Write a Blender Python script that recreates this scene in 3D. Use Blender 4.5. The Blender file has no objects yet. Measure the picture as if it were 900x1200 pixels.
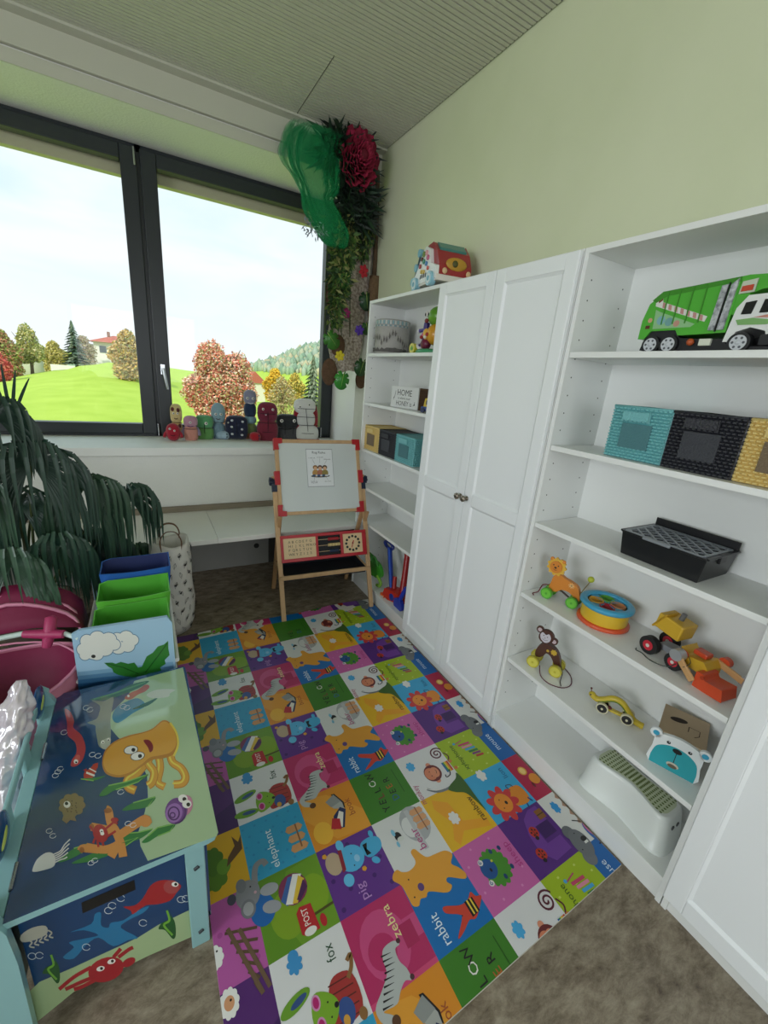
import bpy, bmesh, math, random
from mathutils import Vector, Matrix, Euler
from mathutils.noise import noise
random.seed(7)
S=bpy.context.scene; COL=S.collection
V=Vector; PI=math.pi
# ---------------- camera ----------------
CP=V((-1.61810506,-1.89718028,1.54412320)); YAW,PITCH,ROLL,FPX=.531469459,-.306287221,.0880935799,489.739684
_d=V((math.sin(YAW)*math.cos(PITCH),math.cos(YAW)*math.cos(PITCH),math.sin(PITCH)))
_r=V((math.cos(YAW),-math.sin(YAW),0)); _u=_r.cross(_d)
RR=_r*math.cos(ROLL)+_u*math.sin(ROLL); UU=-_r*math.sin(ROLL)+_u*math.cos(ROLL); DD=_d
cam=bpy.data.cameras.new('camera'); camo=bpy.data.objects.new('camera',cam); COL.objects.link(camo)
camo.matrix_world=Matrix((( RR.x,UU.x,-DD.x,CP.x),(RR.y,UU.y,-DD.y,CP.y),(RR.z,UU.z,-DD.z,CP.z),(0,0,0,1)))
cam.sensor_width=36; cam.sensor_fit='AUTO'; cam.lens=FPX*36/1200; cam.clip_start=.02; cam.clip_end=900
S.camera=camo
def at(px,py,ax,val):
    v=DD+RR*((px-450)/FPX)-UU*((py-600)/FPX); i='xyz'.index(ax)
    return CP+v*((val-CP[i])/v[i])
S.view_settings.view_transform='Standard'; S.view_settings.look='None'; S.view_settings.gamma=1
S.view_settings.use_curve_mapping=False; S.view_settings.exposure=0.34
# ---------------- world: pale autumn sky with thin clouds ----------------
SKY=.97; SUN=2.45; FILL_SIDE=54; FILL_REAR=26
w=bpy.data.worlds.new('sky'); S.world=w; w.use_nodes=True; nt=w.node_tree; nt.nodes.clear()
def nd(nt,t,**k):
    n=nt.nodes.new(t)
    for a,b in k.items():
        if a.startswith('i_'): n.inputs[a[2:].replace('_',' ')].default_value=b
        else: setattr(n,a,b)
    return n
tc=nd(nt,'ShaderNodeTexCoord'); mp=nd(nt,'ShaderNodeMapping'); mp.inputs['Scale'].default_value=(1.2,1.2,5)
no=nd(nt,'ShaderNodeTexNoise',i_Scale=1.9,i_Detail=6.0,i_Roughness=.55,i_Distortion=.4)
cr=nd(nt,'ShaderNodeValToRGB'); cr.color_ramp.elements[0].position=.38; cr.color_ramp.elements[1].position=.62
cr.color_ramp.elements[0].color=(.47,.73,.82,1); cr.color_ramp.elements[1].color=(.86,.92,.94,1)
sp=nd(nt,'ShaderNodeSeparateXYZ'); gr=nd(nt,'ShaderNodeValToRGB')
gr.color_ramp.elements[0].position=.0; gr.color_ramp.elements[0].color=(1,1,1,1)
gr.color_ramp.elements[1].position=.5; gr.color_ramp.elements[1].color=(0,0,0,1)
mx=nd(nt,'ShaderNodeMixRGB'); mx.inputs[2].default_value=(.84,.89,.92,1)
bg=nd(nt,'ShaderNodeBackground',i_Strength=SKY); ou=nd(nt,'ShaderNodeOutputWorld')
L=nt.links.new
L(tc.outputs['Generated'],mp.inputs['Vector']); L(mp.outputs[0],no.inputs['Vector']); L(no.outputs['Fac'],cr.inputs[0])
L(tc.outputs['Generated'],sp.inputs[0]); L(sp.outputs['Z'],gr.inputs[0]); L(gr.outputs[0],mx.inputs[0]); L(cr.outputs[0],mx.inputs[1])
L(mx.outputs[0],bg.inputs[0]); L(bg.outputs[0],ou.inputs[0])
def light(name,t,loc,rot,e,col=(1,1,1),**k):
    l=bpy.data.lights.new(name,t); l.energy=e; l.color=col
    for a,b in k.items(): setattr(l,a,b)
    o=bpy.data.objects.new(name,l); COL.objects.link(o); o.location=loc; o.rotation_euler=rot; return o
light('sun','SUN',(0,-20,30),(math.radians(52),0,math.radians(-38)),SUN,(1,.95,.85),angle=.01)
# added area fill lights, set at two assumed windows out of view
light('added_fill_side','AREA',(-4.62,-2.0,1.75),(PI/2,0,-PI/2),FILL_SIDE,(.90,.95,1),shape='RECTANGLE',size=2.1,size_y=1.5)
light('added_fill_rear','AREA',(-1.6,-4.56,1.75),(PI/2,0,0),FILL_REAR,(.90,.95,1),shape='RECTANGLE',size=2.2,size_y=1.4)
light('window_portal','AREA',(-1.6,2.2,1.9),(-PI/2,0,0),1,shape='RECTANGLE',size=3.2,size_y=1.9).data.cycles.is_portal=True
# ---------------- materials ----------------
def lin(c): return c/12.92 if c<=.04045 else ((c+.055)/1.055)**2.4
def hexc(h):
    h=h.lstrip('#'); return tuple(lin(int(h[i:i+2],16)/255) for i in (0,2,4))+(1,)
MC={}
def mat(col,rough=.5,metal=0,name=None,noise=0,nscale=8,bump=0,bscale=60,coat=0,spec=.5,trans=0,alpha=1,col2=None,stretch=None,sheen=0,cior=1.5):
    key=(col,rough,metal,noise,nscale,bump,bscale,coat,spec,trans,alpha,col2,stretch,sheen,cior)
    if key in MC: return MC[key]
    m=bpy.data.materials.new(name or 'surface_'+col.lstrip('#')); m.use_nodes=True; t=m.node_tree; b=t.nodes['Principled BSDF']
    c=hexc(col); b.inputs['Base Color'].default_value=c; b.inputs['Roughness'].default_value=rough; b.inputs['Metallic'].default_value=metal
    b.inputs['Coat Weight'].default_value=coat; b.inputs['Coat Roughness'].default_value=.06; b.inputs['Coat IOR'].default_value=cior
    b.inputs['Specular IOR Level'].default_value=spec; b.inputs['Transmission Weight'].default_value=trans; b.inputs['Alpha'].default_value=alpha
    b.inputs['Sheen Weight'].default_value=sheen
    if noise or bump:
        co=nd(t,'ShaderNodeTexCoord'); mpp=nd(t,'ShaderNodeMapping')
        if stretch: mpp.inputs['Scale'].default_value=stretch
        t.links.new(co.outputs['Object'],mpp.inputs[0])
        if noise:
            n=nd(t,'ShaderNodeTexNoise',i_Scale=nscale,i_Detail=5.0); t.links.new(mpp.outputs[0],n.inputs['Vector'])
            r=nd(t,'ShaderNodeValToRGB'); r.color_ramp.elements[0].position=.3; r.color_ramp.elements[1].position=.7
            c2=hexc(col2) if col2 else tuple(x*(1-noise) for x in c[:3])+(1,)
            r.color_ramp.elements[0].color=c2; r.color_ramp.elements[1].color=c
            t.links.new(n.outputs['Fac'],r.inputs[0]); t.links.new(r.outputs[0],b.inputs['Base Color'])
        if bump:
            n2=nd(t,'ShaderNodeTexNoise',i_Scale=bscale,i_Detail=3.0); t.links.new(mpp.outputs[0],n2.inputs['Vector'])
            bb=nd(t,'ShaderNodeBump',i_Strength=bump,i_Distance=.01); t.links.new(n2.outputs['Fac'],bb.inputs['Height']); t.links.new(bb.outputs[0],b.inputs['Normal'])
    MC[key]=m; return m
# ---------------- mesh builder ----------------
class MB:
    def __init__(s,m=None): s.v=[]; s.f=[]; s.mi=[]; s.sm=[]; s.m=[]; s.X=Matrix(); s.cur=m
    def idx(s,m):
        m=m or s.cur
        if m not in s.m: s.m.append(m)
        return s.m.index(m)
    def add(s,vs,fs,m=None,smooth=False):
        o=len(s.v); i=s.idx(m); s.v+=[tuple(s.X@V(p)) for p in vs]
        for f in fs: s.f.append([o+k for k in f]); s.mi.append(i); s.sm.append(smooth)
        return s
    def box(s,x0,x1,y0,y1,z0,z1,m=None):
        return s.add([(x0,y0,z0),(x1,y0,z0),(x1,y1,z0),(x0,y1,z0),(x0,y0,z1),(x1,y0,z1),(x1,y1,z1),(x0,y1,z1)],
            [(0,3,2,1),(4,5,6,7),(0,1,5,4),(1,2,6,5),(2,3,7,6),(3,0,4,7)],m)
    def rbox(s,c,d,m=None,rot=None):
        old=s.X; s.X=old@Matrix.Translation(c)@(Euler(rot).to_matrix().to_4x4() if rot else Matrix())
        s.box(-d[0]/2,d[0]/2,-d[1]/2,d[1]/2,-d[2]/2,d[2]/2,m); s.X=old; return s
    def beam(s,p0,p1,w,t,m=None,up=V((0,0,1))):
        p0,p1=V(p0),V(p1); d=(p1-p0); l=d.length; d.normalize(); a=d.cross(V(up))
        if a.length<1e-4: a=d.cross(V((0,1,0)))
        a.normalize(); b=a.cross(d)
        vs=[p+a*(i*w/2)+b*(j*t/2) for p in (p0,p1) for i,j in ((-1,-1),(1,-1),(1,1),(-1,1))]
        return s.add(vs,[(0,1,2,3),(7,6,5,4),(0,4,5,1),(1,5,6,2),(2,6,7,3),(3,7,4,0)],m)
    def tube(s,pts,r,m=None,n=8,flat=1.0):
        pts=[V(p) for p in pts]; k=len(pts); rs=r if isinstance(r,(list,tuple)) else [r]*k
        vs=[];fs=[]; pa=None
        for i,p in enumerate(pts):
            d=(pts[min(i+1,k-1)]-pts[max(i-1,0)]); d=d.normalized() if d.length>1e-9 else V((0,0,1))
            if pa is None:
                pa=d.cross(V((0,0,1)))
                if pa.length<.05: pa=d.cross(V((1,0,0)))
            else: pa=pa-d*pa.dot(d)
            pa.normalize(); b=d.cross(pa)
            for j in range(n):
                a=2*PI*j/n; vs.append(p+pa*(math.cos(a)*rs[i])+b*(math.sin(a)*rs[i]*flat))
        for i in range(k-1):
            for j in range(n): fs.append((i*n+j,i*n+(j+1)%n,(i+1)*n+(j+1)%n,(i+1)*n+j))
        s.add(vs,fs,m,True)
        s.add(vs[:n],[tuple(range(n))[::-1]],m); s.add(vs[-n:],[tuple(range(n))],m); return s
    def cyl(s,p0,p1,r,r1=None,m=None,n=24): return s.tube([p0,p1],[r,r if r1 is None else r1],m,n)
    def lathe(s,prof,m=None,n=32,o=(0,0,0),sx=1,sy=1):
        vs=[(o[0]+r*sx*math.cos(2*PI*j/n),o[1]+r*sy*math.sin(2*PI*j/n),o[2]+z) for r,z in prof for j in range(n)]
        fs=[(i*n+j,i*n+(j+1)%n,(i+1)*n+(j+1)%n,(i+1)*n+j) for i in range(len(prof)-1) for j in range(n)]
        return s.add(vs,fs,m,True)
    def ell(s,c,r,m=None,n=16,rot=None,k=10,pw=1):
        if not isinstance(r,(tuple,list)): r=(r,r,r)
        R=Euler(rot).to_matrix() if rot else Matrix.Identity(3); vs=[]
        sg=lambda t:math.copysign(abs(t)**pw,t)
        for i in range(k+1):
            a=PI*i/k
            for j in range(n):
                b=2*PI*j/n; q=V((r[0]*sg(math.sin(a))*sg(math.cos(b)),r[1]*sg(math.sin(a))*sg(math.sin(b)),-r[2]*sg(math.cos(a)))); vs.append(R@q+V(c))
        fs=[(i*n+j,i*n+(j+1)%n,(i+1)*n+(j+1)%n,(i+1)*n+j) for i in range(k) for j in range(n)]
        return s.add(vs,fs,m,True)
    def prism(s,poly,o,ux,uy,d,m=None,m2=None):
        o,ux,uy=V(o),V(ux),V(uy); nn=ux.cross(uy).normalized(); k=len(poly)
        a=sum(poly[i][0]*poly[(i+1)%k][1]-poly[(i+1)%k][0]*poly[i][1] for i in range(k))
        if a<0: poly=poly[::-1]
        top=[o+ux*x+uy*y+nn*d/2 for x,y in poly]; bot=[p-nn*d for p in top]
        s.add(top,[tuple(range(k))],m); s.add(bot,[tuple(range(k))[::-1]],m)
        return s.add(top+bot,[(i,k+i,k+(i+1)%k,(i+1)%k) for i in range(k)],m2 or m)
    def build(s,name,parent=None,bevel=0,seg=2,loc=None,sub=0,solid=0,wn=True):
        me=bpy.data.meshes.new(name); me.from_pydata(s.v,[],s.f)
        for m in s.m: me.materials.append(m)
        me.polygons.foreach_set('material_index',s.mi); me.polygons.foreach_set('use_smooth',s.sm); me.update()
        o=bpy.data.objects.new(name,me); COL.objects.link(o)
        if parent: o.parent=parent
        if loc is not None: o.location=loc
        if solid: md=o.modifiers.new('solid','SOLIDIFY'); md.thickness=solid; md.offset=0
        if bevel:
            md=o.modifiers.new('bevel','BEVEL'); md.width=bevel; md.segments=seg; md.limit_method='ANGLE'; md.angle_limit=.6; md.harden_normals=False
        if sub: md=o.modifiers.new('sub','SUBSURF'); md.levels=sub; md.render_levels=sub
        return o
def tag(o,label=None,cat=None,group=None,kind=None):
    if label: o['label']=label
    if cat: o['category']=cat
    if group: o['group']=group
    if kind: o['kind']=kind
    return o
def thing(name,label,cat,loc=(0,0,0),rz=0,group=None):
    o=bpy.data.objects.new(name,None); o.empty_display_size=.05; COL.objects.link(o); o.location=loc; o.rotation_euler=(0,0,rz)
    return tag(o,label,cat,group)
def copy_tree(o,parent=None):
    c=o.copy(); COL.objects.link(c)
    if parent: c.parent=parent
    for ch in list(o.children): copy_tree(ch,c)
    return c
# ---------------- printed decoration on a surface ----------------
TXT={}
def text_mesh(t):
    if t in TXT: return TXT[t]
    c=bpy.data.curves.new('glyphs','FONT'); c.body=t; c.size=1; c.resolution_u=2; c.fill_mode='FRONT'
    o=bpy.data.objects.new('glyphs',c); COL.objects.link(o); dg=bpy.context.evaluated_depsgraph_get()
    me=bpy.data.meshes.new_from_object(o.evaluated_get(dg)); vs=[(v.co.x,v.co.y) for v in me.vertices]; fs=[tuple(p.vertices) for p in me.polygons]
    wd=max([v[0] for v in vs] or [1]); COL.objects.unlink(o); bpy.data.objects.remove(o); bpy.data.meshes.remove(me)
    TXT[t]=(vs,fs,wd); return TXT[t]
def clip_poly(p,c):
    x0,x1,y0,y1=c
    for ax,val,sg in ((0,x0,1),(0,x1,-1),(1,y0,1),(1,y1,-1)):
        q=[]
        for i in range(len(p)):
            a,b=p[i-1],p[i]; ia=(a[ax]-val)*sg>=0; ib=(b[ax]-val)*sg>=0
            if ia!=ib: t=(val-a[ax])/(b[ax]-a[ax]); q.append((a[0]+(b[0]-a[0])*t,a[1]+(b[1]-a[1])*t))
            if ib: q.append(b)
        p=q
        if len(p)<3: return None
    return p
class Paint:
    def __init__(s,mb,fn,clip=None,step=1.2e-5,rough=.5,coat=0,cior=1.5): s.mb=mb; s.fn=fn; s.clip=clip; s.step=step; s.h=max(step*2,8e-5); s.o=(0,0); s.rough=rough; s.coat=coat; s.mir=1; s.cior=cior
    def col(s,c): return mat(c,s.rough,coat=s.coat,cior=s.cior)
    def poly(s,pts,c,keep=False):
        p=[(x*s.mir+s.o[0],y+s.o[1]) for x,y in pts]
        if s.clip: p=clip_poly(p,s.clip)
        if not keep: s.h+=s.step
        if not p: return
        a=sum(p[i][0]*p[(i+1)%len(p)][1]-p[(i+1)%len(p)][0]*p[i][1] for i in range(len(p)))
        if a<0: p=p[::-1]
        s.mb.add([s.fn(x,y,s.h) for x,y in p],[tuple(range(len(p)))],s.col(c))
    def rect(s,x0,y0,x1,y1,c): s.poly([(x0,y0),(x1,y0),(x1,y1),(x0,y1)],c)
    def circ(s,x,y,r,c,ry=None,rot=0,n=20,bumps=0,amp=.15):
        ry=ry or r; P=[]
        n=n if not bumps else bumps*6
        for i in range(n):
            a=2*PI*i/n; k=1+(amp*abs(math.sin(a*bumps/2))-amp*.5 if bumps else 0)
            u,v=r*k*math.cos(a),ry*k*math.sin(a); P.append((x+u*math.cos(rot)-v*math.sin(rot),y+u*math.sin(rot)+v*math.cos(rot)))
        s.poly(P,c)
    def line(s,pts,w,c,taper=False):
        s.h+=s.step; k=len(pts)
        L_=[];R_=[]
        for i,p in enumerate(pts):
            a=pts[max(i-1,0)]; b=pts[min(i+1,k-1)]; dx,dy=b[0]-a[0],b[1]-a[1]; l=math.hypot(dx,dy) or 1
            ww=w/2*(1-.85*i/(k-1) if taper else 1)
            L_.append((p[0]-dy/l*ww,p[1]+dx/l*ww)); R_.append((p[0]+dy/l*ww,p[1]-dx/l*ww))
        for i in range(k-1): s.poly([L_[i],R_[i],R_[i+1],L_[i+1]],c,True)
    def ring(s,x,y,r,w,c,ry=None,a0=0,a1=2*PI,n=24,rot=0):
        ry=ry or r; P=[]
        for i in range(n+1):
            a=a0+(a1-a0)*i/n; u,v=r*math.cos(a),ry*math.sin(a); P.append((x+u*math.cos(rot)-v*math.sin(rot),y+u*math.sin(rot)+v*math.cos(rot)))
        s.line(P,w,c)
    def spiral(s,x,y,r,w,c,turns=2,a0=0): s.line([(x+r*(1-i/40)*math.cos(a0+i/40*turns*2*PI),y+r*(1-i/40)*math.sin(a0+i/40*turns*2*PI)) for i in range(38)],w,c)
    def text(s,t,x,y,size,c,rot=0,width=None,center=False):
        vs,fs,wd=text_mesh(t); s.h+=s.step; k=size; kx=size if width is None else width/wd
        off=-wd*kx/2 if center else 0
        for f in fs: s.poly([(x+(vs[i][0]*kx+off)*math.cos(rot)-vs[i][1]*k*math.sin(rot),y+(vs[i][0]*kx+off)*math.sin(rot)+vs[i][1]*k*math.cos(rot)) for i in f],c,True)
def smooth_pts(P,closed=True,n=4):
    out=[]; k=len(P); rng=range(k if closed else k-1)
    for i in rng:
        p0,p1,p2,p3=(P[(i-1)%k],P[i],P[(i+1)%k],P[(i+2)%k]) if closed else (P[max(i-1,0)],P[i],P[i+1],P[min(i+2,k-1)])
        for j in range(n):
            t=j/n; out.append(tuple(.5*((2*p1[a])+(-p0[a]+p2[a])*t+(2*p0[a]-5*p1[a]+4*p2[a]-p3[a])*t*t+(-p0[a]+3*p1[a]-3*p2[a]+p3[a])*t**3) for a in range(len(p1))))
    if not closed: out.append(tuple(P[-1]))
    return out
# ================= the room =================
WHITE=mat('#f1f1ee',.55,name='white_lacquer',bump=.03,bscale=250)
PLAS=mat('#e9e9e4',.85,name='white_plaster',bump=.35,bscale=70)
def wall_green():
    m=mat('#dce0c2',.9,name='wall_paint',noise=.05,nscale=1.6,bump=.08,bscale=14,col2='#d2d8b6'); return m
YW,YF,HC=1.343,1.845,3.065; XR=-.09; XL=-4.5; YB=-4.4; ZS=.973; ZT=2.86
def struct(name,mb,bevel=0): o=mb.build(name,None,bevel); o['kind']='structure'; return o
# mottled linoleum
fm=bpy.data.materials.new('mottled_linoleum'); fm.use_nodes=True; t=fm.node_tree; b=t.nodes['Principled BSDF']; b.inputs['Roughness'].default_value=.55
co=nd(t,'ShaderNodeTexCoord'); n1=nd(t,'ShaderNodeTexNoise',i_Scale=11.0,i_Detail=12.0,i_Roughness=.78,i_Distortion=.25); r1=nd(t,'ShaderNodeValToRGB')
e=r1.color_ramp.elements; e[0].position=.30; e[0].color=hexc('#4a3b2e'); e[1].position=.72; e[1].color=hexc('#bdb19c')
x=e.new(.42); x.color=hexc('#7c6e5c'); x=e.new(.55); x.color=hexc('#9d907c')
mpx=nd(t,'ShaderNodeMapping'); mpx.inputs['Rotation'].default_value=(0,0,.9); mpx.inputs['Scale'].default_value=(1,2.1,1)
n2=nd(t,'ShaderNodeTexNoise',i_Scale=2.5,i_Detail=3.0); m2=nd(t,'ShaderNodeMixRGB',blend_type='MULTIPLY'); m2.inputs[0].default_value=.35
t.links.new(co.outputs['Object'],mpx.inputs[0]); t.links.new(mpx.outputs[0],n1.inputs['Vector']); t.links.new(n1.outputs['Fac'],r1.inputs[0]); t.links.new(co.outputs['Object'],n2.inputs['Vector'])
t.links.new(r1.outputs[0],m2.inputs[1]); t.links.new(n2.outputs['Fac'],m2.inputs[2]); t.links.new(m2.outputs[0],b.inputs['Base Color'])
struct('floor',MB(fm).box(XL-.3,.25,YB-.3,YW+.3,-.12,0))
struct('wall_right',MB(wall_green()).box(0,.25,YB-.3,2.1,0,HC+.3))
# window wall: parapet, lintel, side pieces
m=MB(PLAS); m.box(XL-.3,0,YW,2.1,-.1,ZS-.055); m.box(XR,0,YW,2.1,ZS-.055,ZT); m.box(XL-.3,-3.35,YW,2.1,ZS-.055,ZT)
m.box(XL-.3,0,YW,2.1,ZT,HC+.3)
struct('wall_window',m)
CEILW=mat('#c6c6b6',.85,name='ceiling_white')
struct('trim_1',MB(CEILW).box(XL,0,YW-.03,YW-.001,2.93,HC).box(XL,0,YW-.012,YW-.001,ZT,2.922),.002)
struct('trim_2',MB(WHITE).box(XL,-.002,YW-.035,YF+.01,ZS-.055,ZS),.004)
struct('trim_3',MB(CEILW).box(XL,0,YW-.10,YW-.03,HC-.012,HC))
# slatted acoustic ceiling: real grooves running along x, two panel joints
m=MB(CEILW); GR=mat('#26261f',.95,name='groove_dark'); m.box(XL-.3,.25,YB-.3,YW+.2,HC+.007,HC+.2,GR)
y=YW-.10; pitch=.0262
while y>YB:
    for (xa,xb) in ((XL,-.649),(-.642,-.008)) if y>.66 else ((XL,-2.44),(-2.433,-.008)):
        m.box(xa,xb,y-pitch+.0070,y,HC,HC+.007)
    y-=pitch
struct('ceiling',m)
m=MB(PLAS); m.box(XL-.3,XL,YB-.3,-3.05,0,HC+.3); m.box(XL-.3,XL,-.95,2.1,0,HC+.3); m.box(XL-.3,XL,-3.05,-.95,0,.9); m.box(XL-.3,XL,-3.05,-.95,2.4,HC+.3)  # assumed window opening, added to let the side fill light in
struct('wall_left',m)
m=MB(PLAS); m.box(XL,-2.7,YB-.3,YB,0,HC+.3); m.box(-.5,0,YB-.3,YB,0,HC+.3); m.box(-2.7,-.5,YB-.3,YB,0,1.05); m.box(-2.7,-.5,YB-.3,YB,2.45,HC+.3)  # assumed opening behind the camera, added for the rear fill light
struct('wall_back',m)
# the big window
FR=mat('#262b30',.38,name='anthracite_frame',spec=.5)
glass=bpy.data.materials.new('window_glass'); glass.use_nodes=True; t=glass.node_tree; t.nodes.clear()
gl=nd(t,'ShaderNodeBsdfGlossy',i_Roughness=.0); tr=nd(t,'ShaderNodeBsdfTransparent'); tr.inputs[0].default_value=(.98,.99,.985,1); mi=nd(t,'ShaderNodeMixShader'); mi.inputs[0].default_value=.012
oo=nd(t,'ShaderNodeOutputMaterial'); t.links.new(tr.outputs[0],mi.inputs[1]); t.links.new(gl.outputs[0],mi.inputs[2]); t.links.new(mi.outputs[0],oo.inputs[0])
win=tag(bpy.data.objects.new('window_1',None),kind='structure'); COL.objects.link(win); win.location=(-1.6,YF,ZS)
def W(mb): mb.X=Matrix.Translation((1.6,-YF,-ZS))@mb.X; return mb
def frame(mb,x0,x1,z0,z1,b,y0,y1,bt=None,bb=None):
    bt=bt or b; bb=bb or b
    mb.box(x0,x0+b,y0,y1,z0,z1); mb.box(x1-b,x1,y0,y1,z0,z1); mb.box(x0+b,x1-b,y0,y1,z1-bt,z1); mb.box(x0+b,x1-b,y0,y1,z0,z0+bb)
m=W(MB(FR)); frame(m,-3.35,XR,ZS,ZT,.045,YF-.01,YF+.09); m.box(-1.545,-1.505,YF-.01,YF+.09,ZS,ZT); m.build('window_frame',win,.003)
for (a,b_,hx,nm) in ((-3.32,-1.535,-1.46,'l'),(-1.515,-.11,-1.462,'r')):
    m=W(MB(FR)); frame(m,a,b_,ZS+.02,ZT-.025,.095,YF-.035,YF+.05,.085,.075); sash=m.build('window_sash',win,.006)
    m=W(MB(glass)); m.box(a+.06,b_-.06,YF+.012,YF+.018,ZS+.06,ZT-.08); m.build('pane',sash)
CH=mat('#b9bcc0',.25,1,name='brushed_metal')
m=W(MB(CH)); m.rbox((-1.468,YF-.045,1.475),(.03,.02,.075)); m.cyl((-1.468,YF-.05,1.48),(-1.468,YF-.085,1.48),.011)
m.tube([(-1.468,YF-.082,1.485),(-1.462,YF-.085,1.43),(-1.447,YF-.085,1.335)],[.011,.012,.009],n=10); m.build('handle',win,.002)
for (x,z0,z1) in ((-1.527,ZS+.01,ZS+.10),(-1.548,ZT-.13,ZT-.03),(-.20,ZS+.01,ZS+.10)):
    m=W(MB(CH)); m.cyl((x,YF-.045,z0),(x,YF-.045,z1),.007,n=12); m.build('hinge',win)
# folded-up outside shutter guide seen at the panes' top edge
m=W(MB(mat('#c9c3a4',.7))); m.box(-3.3,-.1,YF+.10,YF+.16,2.70,2.80); m.build('shutter_rail',win)
# assumed side and rear windows, unseen, added to go with the fill lights
for n_,(x0,x1,y0,y1,z0,z1) in enumerate(((XL-.2,XL-.14,-3.05,-.95,.9,2.4),(-2.7,-.5,YB-.2,YB-.14,1.05,2.45))):
    wn=tag(bpy.data.objects.new('window_%d'%(n_+2),None),kind='structure'); COL.objects.link(wn)
    m=MB(FR)
    if n_==0:
        for ya,yb in ((y0,y0+.07),(-2.03,-1.97),(y1-.07,y1)): m.box(x0,x1,ya,yb,z0,z1)
        m.box(x0,x1,y0,y1,z0,z0+.07); m.box(x0,x1,y0,y1,z1-.07,z1)
    else:
        for xa,xb in ((x0,x0+.07),(-1.63,-1.57),(x1-.07,x1)): m.box(xa,xb,y0,y1,z0,z1)
        m.box(x0,x1,y0,y1,z0,z0+.07); m.box(x0,x1,y0,y1,z1-.07,z1)
    m.build('window_frame',wn)
# ================= outdoors =================
def sst(a,b,x): t=max(0,min(1,(x-a)/(b-a))); return t*t*(3-2*t)
RX=[(-60,-1.0),(-14,-.7),(-10,-.55),(-7,.1),(-5.3,.62),(-3.6,1.0),(-2.4,.9),(-.5,.5),(2,-.3),(5,-1.2),(9,-1.7),(14,-1.5),(60,-2)]
def interp(T,x):
    for (a,b),(c,d) in zip(T,T[1:]):
        if x<=c: return b+(d-b)*sst(a,c,x) if x>a else b
    return T[-1][1]
def ground(x,y):
    k=40/max(y,30) if y<40 else 1
    r=interp(RX,x if y>=40 else x*(.55+.45*40/40) if y<6 else x)
    n=-.75-.012*y
    z=n+(r-n)*sst(5,40,y)
    if y>40:
        z=r+(-5-r)*sst(40,75,y)
    z+=20*math.exp(-((x-88)/34)**2-((y-210)/60)**2)*sst(60,150,y)
    z+=7*math.exp(-((x+40)/60)**2-((y-200)/50)**2)
    return z
GRASS=mat('#b3cc4e',.95,name='meadow_grass',noise=.25,nscale=.9,col2='#a2bf3c',bump=.3,bscale=12)
xs=[-130,-90,-60,-40,-28]+[-20+i*.9 for i in range(50)]+[28,34,42,50,60,72,86,100,120,150,190]; ys=[2.3]+[3+i*1.1 for i in range(60)]+[75,85,95,110,125,140,155,170,185,200,215,235,260,320]
m=MB(GRASS); m.add([(x,y,ground(x,y)) for y in ys for x in xs],[(j*len(xs)+i,j*len(xs)+i+1,(j+1)*len(xs)+i+1,(j+1)*len(xs)+i) for j in range(len(ys)-1) for i in range(len(xs)-1)],None,True)
tag(m.build('lawn'),kind='structure')
def leafcloud(mb,c,r,n,ls,mats,hollow=.55):
    for _ in range(n):
        while True:
            d=V((random.uniform(-1,1),random.uniform(-1,1),random.uniform(-1,1)))
            if hollow<d.length<1: break
        d*=1+.25*noise(d*2.3+V(c)); p=V(c)+V((d.x*r[0],d.y*r[1],d.z*r[2]))
        a=V((random.gauss(0,1),random.gauss(0,1),random.gauss(0,1))).normalized(); b=a.orthogonal().normalized()
        s=ls*random.uniform(.6,1.4); mb.add([p-a*s,p+b*s*.6,p+a*s,p-b*s*.6],[(0,1,2,3)],random.choice(mats))
def tree(label,base,h,blobs,cols,ls=.12,n=900,trunk=.12,name='autumn_tree',group=None):
    o=thing(name,label,'tree',base,group=group)
    ms=[mat(c,.9) for c in cols]
    m=MB(mat('#6b5a48',.9)); m.tube([(0,0,-.3),(.03*h,0,h*.35),(0,.02*h,h*.62)],[trunk,trunk*.75,trunk*.3])
    for i in range(7):
        a=i*2.4; m.tube([(0,0,h*(.25+.05*i)),(math.cos(a)*h*.14,math.sin(a)*h*.14,h*(.45+.05*i)),(math.cos(a)*h*.22,math.sin(a)*h*.22,h*(.6+.05*i))],[trunk*.4,trunk*.25,trunk*.1],n=5)
    m.build('trunk',o); m=MB()
    for (x,y,z,rx,rz) in blobs: leafcloud(m,(x*h,y*h,z*h),(rx*h,rx*h,rz*h),n,ls,ms)
    m.build('foliage',o); return o
def gtree(label,px,py,Y,h,blobs,cols,**k):
    p=at(px,py,'y',Y); g=ground(p.x,Y); return tree(label,(p.x,Y,g),h,blobs,cols,**k)  # leaf colours passed in are lightened to paint in distance haze
AUT=['#d07058','#e0957c','#ecb9a0','#c4bf86','#a5a068','#f0dac4','#c96250','#dca080']
B3=[(-.08,0,.2,.22,.2),(.12,0,.22,.22,.2),(0,0,.62,.26,.26),(-.16,.05,.5,.2,.2),(.17,-.04,.52,.2,.22),(0,0,.84,.15,.15),(.06,.1,.4,.22,.18)]
RT=[(-.10,0,.70,.17,.22),(.16,.02,.62,.17,.2),(-.2,.05,.40,.19,.2),(.02,-.05,.42,.22,.22),(.22,0,.38,.16,.2),(-.08,0,.2,.2,.16),(.15,0,.18,.2,.16)]
gtree('tall red and orange leaved tree close to the window, behind the knitted dolls',261,500,15,3.35,RT,AUT,ls=.048,n=4200)
gtree('yellow-orange bush beside the white house, partly behind the window mullion',152,440,27,2.7,B3,['#d9b45a','#b39a52','#c7a46a','#8f9a55','#e0c88a'],ls=0.066,n=1330)
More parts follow.
